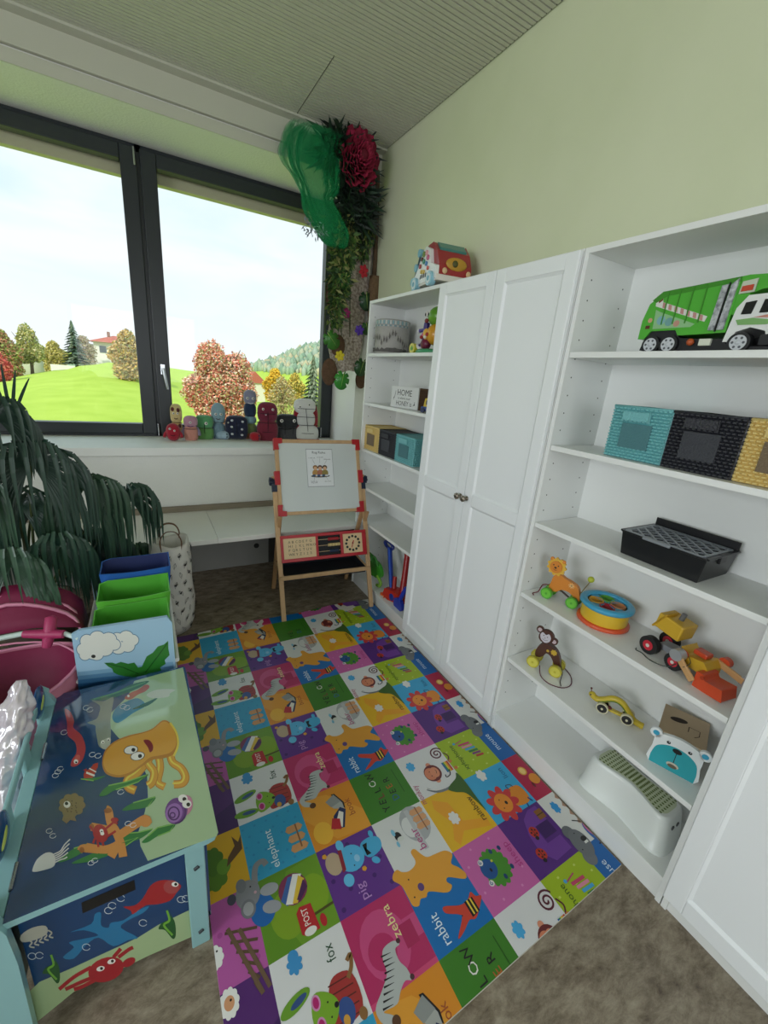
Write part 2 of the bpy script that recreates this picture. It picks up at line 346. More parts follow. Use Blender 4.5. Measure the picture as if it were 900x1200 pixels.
gtree('slender pale birch with yellow-green leaves left of the conifer',38,440,38,3.4,[(0,0,.6,.17,.38),(.12,0,.45,.15,.2),(-.1,0,.4,.15,.2)],['#c2b768','#a8aa6c','#d8cf9a','#97a060'],ls=0.086,n=1710)
gtree('broad green and rust tree at the left edge of the window',6,440,36,3.1,B3,['#8a9a50','#b07a5c','#c98a70','#a5a764'],ls=0.092,n=1520)
gtree('small rounded yellow tree between the birch and the conifer',66,436,46,2.8,B3,['#c9b85e','#a9a55a','#d8c98a'],ls=0.079,n=1140)
gtree('low red shrub at the far left of the meadow',3,452,30,1.6,B3,['#c8544a','#b04a44','#d88070'],ls=.1,n=300)
gtree('bare-looking brown tree right of the conifer, beside the house',101,432,44,2.6,B3,['#a98f78','#b8a88a','#98906a'],ls=.09,n=250)
gtree('bright yellow tree below the wooded hill',322,455,46,3.6,B3,['#e8b72e','#d9a52a','#f0cf52','#b9a83c'],ls=0.112,n=1330)
gtree('golden bush right of the bright yellow tree, below the hill',345,462,40,3.0,B3,['#cfae4a','#a5a24a','#e0c96a'],ls=0.092,n=950)
gtree('loose pale fruit tree with thin brown leaves in the valley meadow',330,492,24,2.4,B3,['#b99a6a','#c7b98a','#a8a86a'],ls=.06,n=350)
def conifer(label,px,py,Y,h,cols,n=16,kr=.2):
    p=at(px,py,'y',Y); o=thing('spruce_tree',label,'tree',(p.x,Y,ground(p.x,Y))); ms=[mat(c,.9) for c in cols]
    m=MB(mat('#4c3d30',.9)); m.tube([(0,0,-.3),(0,0,h*.9)],[h*.025,h*.005]); m.build('trunk',o); m=MB()
    for i in range(n):
        z=h*(.08+.9*i/n); R=h*kr*(1-i/n)+.04*h*.3; k=26
        for j in range(k):
            a=j*2*PI/k+random.random(); r=R*random.uniform(.75,1.15); d=V((math.cos(a),math.sin(a),0)); q=V((-d.y,d.x,0))
            m.add([V((0,0,z+.04*h)),d*r*.55+q*r*.16+V((0,0,z)),d*r+V((0,0,z-.05*h)),d*r*.55-q*r*.16+V((0,0,z-.01*h))],[(0,1,2,3)],random.choice(ms))
    m.build('foliage',o)
conifer('dark green spruce standing alone left of the white house',90,430,40,3.5,['#5d7260','#4a6350','#78896c'],kr=.33)
conifer('grey-green conifer at the right edge of the window',366,468,22,3.9,['#5a6b50','#74806a','#8a9478'],kr=.26)
# house
p=at(112,426,'y',46); hs=thing('white_house','white house with a red hipped roof on the hill','house',(p.x,46,ground(p.x,46)-.3)); hs.scale=(.95,.95,.82)
m=MB(mat('#e9e6df',.8)); m.box(0,3.9,0,4,0,3.35); m.build('wall',hs)
m=MB(mat('#b5624e',.8)); m.add([(-.4,-.4,3.3),(4.3,-.4,3.3),(4.3,4.4,3.3),(-.4,4.4,3.3),(1.6,2,4.15),(2.4,2,4.15)],[(0,1,5,4),(1,2,5),(2,3,4,5),(3,0,4),(3,2,1,0)]); m.box(1.1,1.35,1.4,1.65,3.7,4.5,mat('#8a6a5a',.8)); m.build('roof',hs)
for i in range(3):
    m=MB(mat('#59616a',.3)); m.box(.45+i*1.15,1.0+i*1.15,-.04,.0,2.2,2.9); m.build('window',hs)
m=MB(mat('#a8a8a4',.8)); m.box(-.7,0,.3,1.5,0,3.0); m.build('side_annex',hs)
p=at(297,446,'y',60); hs=thing('red_roofed_house','small house with a red roof half hidden behind the orange tree','house',(p.x-2.4,60,ground(p.x,60)-.3))
zt=p.z-hs.location.z-.3; hs.location.x+=1.3; hs.scale=(.6,.6,1)
m=MB(mat('#d9d2c4',.8)); m.box(0,4.5,0,5,0,zt); m.build('wall',hs)
m=MB(mat('#b0604c',.8)); m.add([(-.4,-.4,zt),(4.9,-.4,zt),(4.9,5.4,zt),(-.4,5.4,zt),(2.2,-.4,zt+1.5),(2.2,5.4,zt+1.5)],[(0,1,4),(1,2,5,4),(2,3,5),(3,0,4,5),(3,2,1,0)]); m.build('roof',hs)
# white garden wall left
m=MB(mat('#e6e6e2',.8)); p0=at(60,435,'y',44); p1=at(88,431,'y',44); m.box(p0.x,p1.x,44,44.2,ground(p0.x,44)-1,p1.z+.15); tag(m.build('garden_wall'),'low white garden wall behind the meadow trees','wall')
# wooded hill: hundreds of crowns nobody could count
m=MB(); FC=[mat(c,.95) for c in ('#8aa38a','#98aa90','#adb096','#7d9682','#b8b090','#9cac9c')]  # pale bluish crown colours with the aerial haze painted in
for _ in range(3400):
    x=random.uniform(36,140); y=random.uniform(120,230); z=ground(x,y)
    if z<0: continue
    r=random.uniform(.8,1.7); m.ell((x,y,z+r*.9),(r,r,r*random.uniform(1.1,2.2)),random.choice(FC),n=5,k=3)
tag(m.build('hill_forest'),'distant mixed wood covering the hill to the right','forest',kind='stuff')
m=MB(); 
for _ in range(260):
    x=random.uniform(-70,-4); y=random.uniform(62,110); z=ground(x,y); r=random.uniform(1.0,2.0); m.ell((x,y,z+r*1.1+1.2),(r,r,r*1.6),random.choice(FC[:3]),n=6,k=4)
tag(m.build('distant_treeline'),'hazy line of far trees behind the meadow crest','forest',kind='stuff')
# ================= shelving =================
LAM=mat('#e9ebe8',.45,name='white_foil'); DOORW=mat('#eef1f2',.42,name='white_door_paint'); HOLE=mat('#4b4b48',.8)
def bookcase(label,y0,y1,zs,group=None):
    o=thing('bookcase',label,'bookcase',(-.145,(y0+y1)/2,0),group=group)
    X=Matrix.Translation((.145,-(y0+y1)/2,0))
    def B(m=LAM): b=MB(m); b.X=X; return b
    for a,s in ((y0,1),(y1-.016,-1)):
        b=B(); b.box(-.28,-.01,a,a+.016,0,2.02)
        if zs:
            yy=a+(.016 if s>0 else 0)
            for xx in (-.24,-.06):
                z=.2
                while z<1.95: b.cyl((xx,yy-.0002*s,z),(xx,yy+.0006*s,z),.0028,m=HOLE,n=8); z+=.064
        b.build('side_panel',o,.0012)
    b=B(); b.box(-.28,-.01,y0+.016,y1-.016,2.002,2.02); b.build('top_panel',o,.001)
    b=B(); b.box(-.014,-.008,y0+.01,y1-.01,.05,2.01); b.build('back_panel',o)
    b=B(); b.box(-.28,-.014,y0+.016,y1-.016,.082,.10); b.build('bottom_shelf',o,.001)
    b=B(); b.box(-.272,-.256,y0+.016,y1-.016,0,.082); b.build('plinth',o,.001)
    for z in zs:
        b=B(); b.box(-.276,-.016,y0+.018,y1-.018,z-.019,z); b.build('shelf',o,.001)
    return o
def door(o,ya,yb,knob,hinge_side=0):
    X=Matrix.Translation((.145,-o.location.y,0))
    b=MB(DOORW); b.X=X; z0,z1=.062,2.013; s=.054
    b.box(-.300,-.2825,ya,ya+s,z0,z1); b.box(-.300,-.2825,yb-s,yb,z0,z1)
    b.box(-.300,-.2825,ya+s,yb-s,z1-s,z1); b.box(-.300,-.2825,ya+s,yb-s,z0,z0+.062); b.box(-.300,-.2825,ya+s,yb-s,1.005,1.062)
    b.box(-.291,-.2835,ya+s,yb-s,z0+.06,z1-.05)
    d=b.build('door',o,.003)
    # moulding frames
    for za,zb in ((z0+.062,1.005),(1.062,z1-s)):
        b=MB(DOORW); b.X=X
        for k in range(4):
            A=[(ya+s,za),(yb-s,za),(yb-s,zb),(ya+s,zb)]; p=A[k]; q=A[(k+1)%4]; c=((ya+yb)/2,(za+zb)/2)
            f=lambda P,t:(P[0]+(t if P[0]<c[0] else -t),P[1]+(t if P[1]<c[1] else -t))
            p2,q2=f(p,.009),f(q,.009)
            b.add([(-.2985,p[0],p[1]),(-.2985,q[0],q[1]),(-.2912,q2[0],q2[1]),(-.2912,p2[0],p2[1])],[(0,1,2,3)])
        b.build('panel_moulding',d)
    if knob is not None:
        b=MB(mat('#8d8478',.28,1,name='aged_nickel')); b.X=X@Matrix.Translation((-.300,knob,1.036))@Euler((0,-PI/2,0)).to_matrix().to_4x4()
        b.lathe([(0,0),(.011,0),(.011,.003),(.0055,.005),(.005,.013),(.011,.017),(.0155,.023),(.0155,.028),(.011,.033),(.004,.035),(0,.035)],n=16)
        for k in range(8): a=k*PI/4; b.ell((.012*math.cos(a),.012*math.sin(a),.029),.0042,n=6,k=4)
        b.build('knob',d)
A=bookcase('open white bookcase in the corner behind the easel, with the toy van on top',.0015,.7985,[.55,.80,1.063,1.383,1.70])
Bc=bookcase('tall white cupboard with two closed panelled doors between the open bookcases',-.7985,-.0015,[])
Bc.name='cupboard'; Bc['category']='cupboard'
door(Bc,-.3985,-.0025,-.3765); door(Bc,-.7975,-.4015,-.4235)
C=bookcase('open white bookcase on the right holding the green truck and pull toys',-1.5985,-.8015,[.407,.735,1.049,1.36,1.692])
Dc=bookcase('white panelled cupboard at the right edge, beside the step stool shelf',-2.3985,-1.6015,[])
Dc.name='cupboard'; Dc['category']='cupboard'
door(Dc,-1.9985,-1.6025,None); door(Dc,-2.3975,-2.0015,None)
# low worktop under the sill
o=thing('worktop','long low white worktop along the window wall, behind the easel','table',(-1.7,1.03,0))
X=Matrix.Translation((1.7,-1.03,0)); WT=mat('#e6e4de',.5)
for a,b_ in ((-3.3,-1.2695),(-1.2685,-.285)):
    m=MB(WT); m.X=X; m.box(a,b_,.722,1.335,.468,.50); m.build('top_board',o,.003)
m=MB(WT); m.X=X; m.box(-.285,-.02,.81,1.335,.468,.50); m.build('top_board',o,.002)
m=MB(mat('#8f8471',.7,noise=.2,nscale=6,stretch=(1,12,12))); m.X=X; m.box(-3.3,-.02,1.317,1.339,.501,.543); m.build('wall_batten',o,.002)
for xx in (-.80,-2.2,-3.2):
    m=MB(mat('#c9c9c4',.6)); m.X=X; m.box(xx,xx+.02,1.31,1.33,.25,.468); m.box(xx,xx+.02,.95,1.33,.44,.468); m.build('bracket',o,.002)
m=MB(mat('#17171a',.6)); m.cyl((-.898,YW-.016,.166),(-.898,YW-.0125,.166),.021); tag(m.build('cable_outlet'),'round black cable outlet in the wall under the worktop','outlet')
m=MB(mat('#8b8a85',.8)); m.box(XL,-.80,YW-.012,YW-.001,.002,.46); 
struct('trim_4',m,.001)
struct('shade_board',MB(mat('#3b3733',.8)).box(-.799,-.02,YW-.012,YW-.001,.002,.46),.001)  # dark board added below the worktop; its colour paints the shadow on the wall
# ================= play mat =================
BK,MG,CY='#1d1a1c','#c4386f','#3aa0d8'
mm=MB(mat('#d9d6cf',.7)); 
x0m,x1m=-.287,-1.562; VL=lambda x:(-.380-x)/.2115; UL=lambda y:(y+1.373)/.1977
VMIN,VMAX=VL(x0m),VL(x1m); UMIN=-.50
def mfn(u,v,h):
    x=-.380-.2115*v; y=-1.373+.1977*u
    y-=.05*max(0,(x0m-x))*.6*max(0,(2-u)/2.5) if u<2 else 0
    rise=0
    if u>8.2: rise=.006*(math.sin(v*2.1)+1.1)*(u-8.2)
    return V((x,y,.009+h+rise))
UB=lambda v:9.28+.12*math.sin(v*2.3+.4)+.05*math.sin(v*5)
cells={'5':('#d9a81e','#b4579f','#54266e'),'4':('#2f9cc6','#5d8a20','#dcdcdc'),'3':('#d98a24','#5f2f86','#b52b62'),'2':('#3c7a22','#d5d6d4','#0b6ab0'),'1':('#d8d8d8','#dfae1c','#c462a2'),'0':('#9db61f','#3aa3d3','#54267a'),'-1':('#1160a8','#ab1d44','#d6d6d2')}
pt=Paint(mm,mfn,(VMIN,VMAX,0,1),rough=.42,coat=.12,step=1.6e-5)
def draw_block(ub,clipu):
    P=pt; P.clip=(max(clipu[0],ub-.35),min(clipu[1],ub+3.35),VMIN,VMAX); P.o=(ub,0); P.h=2e-4
    TEXTURE=[]
    for k,(a,b_,c_) in cells.items():
        v=int(k)
        for i,cl in ((2,a),(1,b_),(0,c_)):
            # fine strips so the sheet follows its own gentle bends
            for q in range(5): P.poly([(i+q*.2,v),(i+q*.2+.2,v),(i+q*.2+.2,v+1),(i+q*.2,v+1)],cl,True)
    P.h+=P.step
    c,l,p,t,r=P.circ,P.line,P.poly,P.text,P.rect
    # ground patterns
    sv=P.step; P.step=5e-7
    for i in range(6):
        for j in range(5):
            c(2.1+.16*i,4.12+.19*j+(.08 if i%2 else 0),.022,'#2a8bbb',n=5)
    for i in range(5):
        for j in range(5):
            if (i+j)%2==0: c(1.1+.2*i,3.1+.2*j,.035,'#43206a',n=8)
    for i in range(5):
        for j in range(5):
            if (i+j)%2: c(.1+.2*i,1.1+.2*j,.022,'#d283b6',n=6); r(2.08+.2*i,.08+.2*j,2.11+.2*i,.12+.2*j,'#c3d266')
    for i in range(4): c(1.15+.22*i,5.1+.1*(i%3)*2,.035,'#a3498f',n=8)
    P.step=sv; P.h=2.6e-4
    # giant letters in the background
    p([(1.0,4.0),(1.0,4.55),(1.45,4.75),(1.95,4.5),(2,4.0)],'#6b9726'); c(1.42,4.62,.30,'#7d9d22',.24); c(1.5,4.2,.26,'#7fa322',.2)
    c(.5,3.55,.40,'#c74a7f',.34); c(.44,3.62,.2,'#b52b62',.2); r(.35,3.0,.62,3.22,'#c74a7f'); r(.3,3.1,.58,3.3,'#a82558'); r(0,3.0,.06,4,'#cc4675')
    p([(2.0,3.0),(2.35,3.0),(2.9,3.5),(3,3.95),(2.6,4.0),(2.05,3.6)],'#e09a33'); c(2.25,3.78,.2,'#e8b13a',.16)
    c(1.7,2.3,.32,'#a9abad',.26); c(1.68,2.42,.18,'#d5d6d4',.13); r(1.25,2.3,1.97,2.38,'#b9bbbc')
    p([(1.05,1.1),(1.2,1.08),(1.35,1.5),(1.75,1.55),(1.92,1.8),(1.75,1.85),(1.4,1.7),(1.15,1.85),(1.03,1.8),(1.2,1.6)],'#e39d25')
    p([(.1,.1),(.35,.1),(.35,.42),(.62,.42),(.62,.1),(.95,.1),(.95,.3),(.85,.5),(.6,.62),(.3,.66),(.08,.5)],'#6d3a94'); r(.42,.1,.66,.4,'#3c1c5c')
    p([(0,5),(.5,5),(.35,5.35),(0,5.5)],'#43205e')
    P.h=9e-4
    # yellow: tree
    c(2.35,5.45,.20,'#557d1e',.17,bumps=7); c(2.6,5.47,.22,'#4b741c',.16,bumps=7); c(2.45,5.32,.12,'#66922a',.1); p([(2.42,5.28),(2.47,5.2),(2.6,5.02),(2.85,5.0),(2.74,5.06),(2.88,5.14),(2.7,5.12),(2.56,5.24)],'#5d3f26')
    P.h=9e-4
    # pink: fence + sheep
    for k in range(6): l([(1.58-.13*k,5.44-.05*k),(1.46-.13*k,5.08+.02*k-.04)],.035,'#5b4634')
    l([(1.62,5.40),(.78,5.12)],.05,'#6b5440'); l([(1.55,5.26),(.80,5.03)],.05,'#6b5440')
    c(1.38,5.6,.13,'#e8e6e2',.11,bumps=9,amp=.14); c(.88,5.5,.14,'#ebe9e4',.11,bumps=10,amp=.14); c(.88,5.5,.07,'#d3986e',.06); c(.9,5.48,.013,BK); c(1.44,5.56,.012,BK)
    P.h=9e-4
    # elephant cell
    t('elephant',2.06,4.55,.17,'#dfeef4',width=.66)
    for k in range(3): p([(2.62-.17*k,4.10),(2.55-.17*k,4.05),(2.49-.17*k,4.10),(2.49-.17*k,4.3),(2.55-.17*k,4.34),(2.62-.17*k,4.3)],'#cf9763')
    r(2.2,4.15,2.62,4.175,'#8d5d3a')
    P.h=9e-4
    # elephant with ball, straddling
    c(1.62,4.92,.2,'#1d62a8',.17); c(1.68,4.47,.21,'#7c2f52',.21); p([(1.5,4.6),(1.6,4.67),(1.86,4.5),(1.82,4.33)],'#3d5f9e'); p([(1.49,4.52),(1.53,4.62),(1.87,4.42),(1.82,4.3)],'#e4e2dc'); p([(1.48,4.46),(1.5,4.53),(1.82,4.35),(1.74,4.28)],'#ddb93a'); p([(1.49,4.42),(1.52,4.46),(1.74,4.30),(1.62,4.27)],'#4b2353')
    l(smooth_pts([(1.98,4.95),(2.12,4.93),(2.24,4.88),(2.26,4.78),(2.18,4.74)],False),.085,'#8a8b90'); c(1.90,5.07,.19,'#85868c',.17); c(1.72,5.10,.12,'#77787e',.1); c(1.72,5.10,.085,'#a3a3a6',.07); c(2.05,5.14,.10,'#77787e',.07)
    c(1.83,4.78,.13,'#a1a3a8',.08,rot=1.4); c(1.60,4.80,.13,'#9a9ca2',.08,rot=1.2); c(1.93,5.29,.07,'#4a4656',.06); c(1.88,4.97,.02,'#c49aa4'); c(1.98,5.02,.012,BK)
    P.h=9e-4
    # mailbox
    l([(1.24,4.35),(1.26,4.0)],.035,'#4f4a1e'); c(1.13,4.2,.08,'#b3242b',.045); p([(1.06,4.47),(1.06,4.27),(1.40,4.30),(1.42,4.46),(1.36,4.52),(1.1,4.52)],'#b3242b'); c(1.09,4.40,.05,'#e3e0da',.085); t('POST',1.16,4.37,.12,'#f1ece4',width=.22)
    P.h=9e-4
    # fox cell
    t('fox',.66,4.20,.18,'#22492f',width=.19); c(.86,4.70,.10,'#3e8fc8',.09,bumps=7,amp=.35); c(.94,4.70,.07,'#3e8fc8',.07)
    p(smooth_pts([(.05,4.35),(.1,4.08),(.45,4.08),(.52,4.3),(.38,4.42),(.1,4.45)]),'#a33232'); 
    for k in range(5): l([(.08+.09*k,4.1),(.10+.09*k,4.4)],.014,'#5a2320')
    l(smooth_pts([(.42,4.14),(.5,4.06),(.62,4.02),(.58,4.09)],False),.05,'#8a6238'); c(.05,4.1,.06,'#8a6238',.05); c(.16,4.27,.13,'#344f8e',.10)
    c(.51,4.80,.075,'#6b9b2e',.20,rot=.25); c(.51,4.76,.035,'#334f85',.11,rot=.25); c(.17,4.84,.075,'#6b9b2e',.20,rot=-.12); c(.17,4.80,.035,'#334f85',.11,rot=-.12)
    p(smooth_pts([(.08,4.62),(.14,4.42),(.28,4.33),(.42,4.42),(.48,4.58),(.3,4.66)]),'#7aa82c')
    for x_ in (.40,.19): c(x_,4.58,.075,'#cf8bb8',.055); c(x_,4.58,.055,'#b31f6c',.036)
    c(.27,4.36,.028,BK); c(.34,4.45,.01,BK); c(.2,4.45,.01,BK); c(.09,4.3,.05,'#d09a3e',.04)
    P.h=9e-4
    # book
    t('book',2.32,3.15,.17,'#a4502a',width=.34); p([(2.5,3.28),(2.62,3.26),(2.85,3.36),(2.86,3.42),(2.60,3.36)],BK); p([(2.5,3.3),(2.62,3.29),(2.84,3.38),(2.72,3.52),(2.58,3.47)],'#a9aaa6'); p([(2.66,3.30),(2.84,3.38),(2.76,3.56),(2.62,3.5)],'#8f9290')
    p([(2.18,3.42),(2.48,3.28),(2.56,3.36),(2.45,3.52),(2.22,3.6)],'#22305a'); p([(2.2,3.45),(2.44,3.34),(2.5,3.40),(2.28,3.55)],'#e3ded2'); p([(2.17,3.48),(2.36,3.44),(2.42,3.56),(2.25,3.64)],'#b52430')
    P.h=9e-4
    # pig
    t('pig',1.06,3.50,.19,'#b78ac9',width=.24)
    p(smooth_pts([(1.55,3.24),(1.6,3.02),(1.76,2.98),(1.84,3.1),(1.82,3.28),(1.7,3.34)]),'#49a8d4'); c(1.48,3.18,.07,'#4faedb',.05,rot=.8); c(1.88,3.08,.06,'#4faedb',.04)
    c(1.68,3.52,.20,'#55b0de',.21); c(1.41,3.68,.09,'#64bbe4',.08); c(1.93,3.62,.09,'#64bbe4',.06); c(1.72,3.80,.17,'#b9a287',.13); p([(1.54,3.72),(1.88,3.68),(1.86,3.62),(1.56,3.66)],'#8a2533'); c(1.88,3.9,.035,'#d99a2f',bumps=5)
    c(1.64,3.44,.055,'#8fc4e6',.045); c(1.74,3.5,.011,BK); c(1.56,3.52,.011,BK); p([(1.60,3.20),(1.60,3.28),(1.78,3.20),(1.78,3.28)],BK); c(1.45,3.40,.035,'#dc9a2c',bumps=5)
    P.h=9e-4
    # zebra
    t('zebra',.46,3.30,.18,'#e9dc9a',width=.42)
    p(smooth_pts([(.46,3.60),(.47,3.44),(.40,3.38),(.38,3.46),(.25,3.47),(.14,3.42),(.02,3.42),(.05,3.5),(.0,3.6),(-.08,3.7),(-.06,3.88),(-.13,3.8),(-.22,3.74),(-.16,3.92),(.0,3.96),(.12,3.80),(.22,3.68),(.36,3.66)]),'#b4b8b6')
    for k in range(9): x_=.40-.055*k; y_=3.64+(.0 if k<3 else .035*(k-2)); l([(x_,y_+.03),(x_-.02,y_-.11)],.022,BK,True)
    c(-.20,3.78,.055,'#5a3a26'); c(.44,3.38,.03,'#4d2d35'); c(.04,3.40,.03,'#4d2d35')
    P.h=9e-4
    # YELLOW DEER
    cols=[BK,BK,'#7d2f34',BK,'#e4e2dc',BK]; rots=[.1,-.15,.1,.0,0,.15]
    for k,ch in enumerate('YELLOW'):
        t(ch,2.10+.135*k,2.55+.02*math.sin(k*2),.19,cols[k],rot=rots[k])
    for k,ch in enumerate('DEER'): t(ch,2.22+.135*k,2.30,.18,['#2b5b8e',BK,'#b0602c',BK][k],rot=[.1,-.1,.1,0][k])
    l([(2.3,2.16),(2.85,2.16)],.012,'#235015')
    P.h=9e-4
    # bear cell
    t('bear',1.26,2.33,.19,'#b0487e',width=.38)
    for k in range(3): p([(1.93-.13*k,2.07),(1.87-.13*k,2.04),(1.82-.13*k,2.07),(1.82-.13*k,2.27),(1.87-.13*k,2.31),(1.93-.13*k,2.27)],'#d19a6c')
    r(1.5,2.15,1.95,2.17,'#8b5a3c'); c(1.63,2.68,.08,BK,.06); c(1.58,2.66,.04,'#cfd3cc',.06); c(1.72,2.73,.06,'#7cb9d4',.03); c(1.52,2.74,.05,'#7cb9d4',.025)
    P.h=9e-4
    # rabbit
    t('rabbit',.06,2.72,.19,'#dceaf4',width=.40)
    p(smooth_pts([(.22,2.42),(.06,2.62),(.08,2.5),(.15,2.34),(.12,2.24),(.2,2.1),(.3,1.98),(.34,2.06),(.42,2.1),(.36,2.2),(.36,2.35),(.46,2.58),(.38,2.6),(.28,2.44)]),'#c8402e'); p([(.17,2.12),(.36,2.12),(.36,2.27),(.15,2.27)],BK); r(.17,2.15,.36,2.175,'#e3c33e'); r(.17,2.21,.36,2.235,'#e3c33e'); c(.24,2.4,.01,BK)
    P.h=9e-4
    # big orange bear
    p(smooth_pts([(1.18,3.03),(1.1,3.08),(.98,3.0),(.8,2.99),(.68,2.98),(.64,2.90),(.7,2.83),(.68,2.74),(.72,2.66),(.58,2.42),(.62,2.3),(.70,2.34),(.74,2.28),(.6,2.06),(.66,2.0),(.78,2.05),(.88,2.12),(.98,2.02),(1.06,2.06),(1.1,2.14),(1.12,2.3),(1.14,2.42),(1.22,2.48),(1.34,2.54),(1.32,2.62),(1.18,2.62),(1.12,2.68),(1.1,2.8),(1.14,2.9),(1.2,2.95)]),'#dd9a33')
    c(.83,2.74,.055,'#5d3f78',.05); c(1.0,2.86,.012,BK); c(.76,2.9,.012,BK)
    P.h=9e-4
    # monkey cell
    t('monkey',1.90,1.90,.16,'#b0486e',width=.42,rot=-.03); c(2.72,1.78,.10,'#4aa7dc',.08,bumps=7,amp=.3)
    P.spiral(2.76,1.12,.15,.03,'#5b2031',2.1,-1.2); l(smooth_pts([(2.72,.98),(2.6,.93),(2.5,1.0)],False),.025,'#5b2031')
    for k,cc in enumerate(('#b83a2e','#d98a2a','#cfc13a','#3f8f4a','#2c62a8')): r(2.28+.0*k,1.02+.03*k,2.52,1.05+.03*k,cc)
    c(2.48,.97,.04,'#c87a3c'); c(2.3,.95,.04,'#c87a3c'); l(smooth_pts([(2.33,1.1),(2.22,1.15),(2.2,1.25),(2.26,1.24)],False),.022,'#2a2030')
    c(2.60,1.44,.05,'#d98f72'); c(2.21,1.44,.05,'#d98f72'); c(2.40,1.45,.19,'#6b2a2c',.18); c(2.40,1.50,.14,'#d0805f',.12); c(2.40,1.40,.12,'#d58a68',.09); c(2.45,1.5,.011,BK); c(2.35,1.5,.011,BK); l([(2.44,1.37),(2.4,1.36),(2.36,1.39)],.01,BK)
    l(smooth_pts([(2.15,1.75),(2.02,1.60),(1.98,1.4),(2.0,1.25)],False),.05,'#71767c'); l(smooth_pts([(2.17,1.77),(2.05,1.6),(2.01,1.4)],False),.016,'#e0ddd8')
    p(smooth_pts([(2.02,1.3),(2.1,1.1),(2.2,1.02),(2.0,.98),(1.6,.99),(1.3,1.0),(1.5,1.04),(1.75,1.12),(1.85,1.28),(1.95,1.38)]),'#3c5f22')
    t('rainbow',1.17,1.09,.17,'#4a3416',width=.5); c(1.46,1.62,.11,'#dcdad6',.09,bumps=7,amp=.3)
    P.h=9e-4
    # sheep
    t('sheep',.30,1.06,.17,'#b03580',width=.42); c(.5,1.5,.27,'#47872a',.24,bumps=14,amp=.16); c(.53,1.62,.15,'#1c4f8c',.14); c(.66,1.69,.045,'#dcd9d4'); c(.35,1.72,.045,'#dcd9d4'); P.spiral(.66,1.69,.03,.012,'#1c4f8c',1.2); P.spiral(.35,1.72,.03,.012,'#1c4f8c',1.2)
    c(.5,1.60,.03,BK,.02); c(.6,1.5,.02,'#c9c23a'); c(.72,1.42,.04,'#1c3f6c',.03); c(.32,1.45,.04,'#1c3f6c',.03); c(.7,1.25,.04,'#1c3f6c',.03); c(.38,1.25,.04,'#1c3f6c',.03)
    P.h=9e-4
    # xylophone
    t('xylophone',2.14,.70,.15,'#3f5a18',width=.66,rot=0)
    for k,cc in enumerate(('#c14668','#d98aa2','#4a9fd0','#2f7a48','#7c3f7a','#b23a3a')): l([(2.72-.075*k,.58-.04*k),(2.70-.075*k,.30-.02*k+.0)],.05,cc)
    l([(2.78,.62),(2.82,.42)],.02,'#b8476a'); c(2.8,.64,.03,'#4a9fd0')
    P.h=9e-4
    # lion
    t('lion',1.64,.12,.16,'#24618f',width=.24); c(1.92,.60,.12,'#dcdcd8',.09,bumps=6,amp=.3)
    p(smooth_pts([(1.42,.36),(1.44,.12),(1.3,.05),(1.1,.08),(1.06,.24),(1.14,.42)]),'#d9862c'); l([(1.06,.2),(.98,.22)],.03,'#1d3a7c'); l([(1.14,.1),(1.04,.06)],.03,'#1d3a7c'); l(smooth_pts([(1.4,.3),(1.52,.32),(1.5,.22),(1.44,.2)],False),.015,'#3f3a52')
    c(1.26,.60,.30,'#c63a3c',.27,bumps=9,amp=.4); c(1.27,.60,.19,'#e08a30',.17); c(1.25,.55,.035,BK,.028); c(1.35,.64,.012,BK); c(1.18,.66,.012,BK)
    P.h=9e-4
    # ladybirds
    for (x_,y_,q) in ((.6,.5,0),(.28,.66,.5)):
        c(x_,y_,.10,'#b8331f',.085,rot=q); c(x_-.1,y_+.02,.035,BK); l([(x_-.08,y_),(x_+.09,y_)],.01,BK)
        for a in range(5): c(x_+.05*math.cos(a*1.3),y_+.05*math.sin(a*1.3),.017,BK)
    p([(.7,.06),(.88,.06),(.88,.22),(.7,.22)],'#8a5a2c'); r(.78,.06,.8,.22,'#4a3a18')
    P.h=9e-4
    # mouse/orange/koala column
    t('mouse',2.24,-.24,.19,'#cfe0ee',width=.46); t('orange',1.28,-.50,.14,'#d9b0a0',width=.5)
    c(1.62,-.24,.10,'#d9a03a',.09); c(1.62,-.24,.075,'#e8c77a',.06); c(1.38,-.34,.12,'#d98a2a',.11); c(1.28,-.22,.06,'#6b2a2a',.025)
    for k in range(4): p([(.95-.18*k,-.56),(.95-.18*k,-.44),(.88-.18*k,-.38),(.82-.18*k,-.44),(.82-.18*k,-.56)],'#a8826a')
    c(.74,-.23,.11,'#2a8fce',.07,bumps=7,amp=.3)
    c(.08,-.46,.22,'#2a5ca0',.08,rot=.1); c(.16,-.48,.15,'#c45f8c',.07,rot=.1); l([(.42,-.30),(.28,-.52)],.02,BK); l([(-.1,-.40),(-.1,-.60)],.02,BK)
    c(.30,-.06,.12,'#65686c',.11); c(-.16,-.05,.13,'#6f7276',.12); c(.07,-.12,.25,'#6b6e72',.17); c(.1,-.22,.045,BK,.06); r(.02,-.26,.06,-.18,'#dcdcd8'); c(.24,-.14,.012,BK); c(-.02,-.04,.012,BK)
    c(-.32,-.50,.10,'#c98a3c',.06)
for b in range(-1,4):
    draw_block(3*b,(UMIN,9.33))
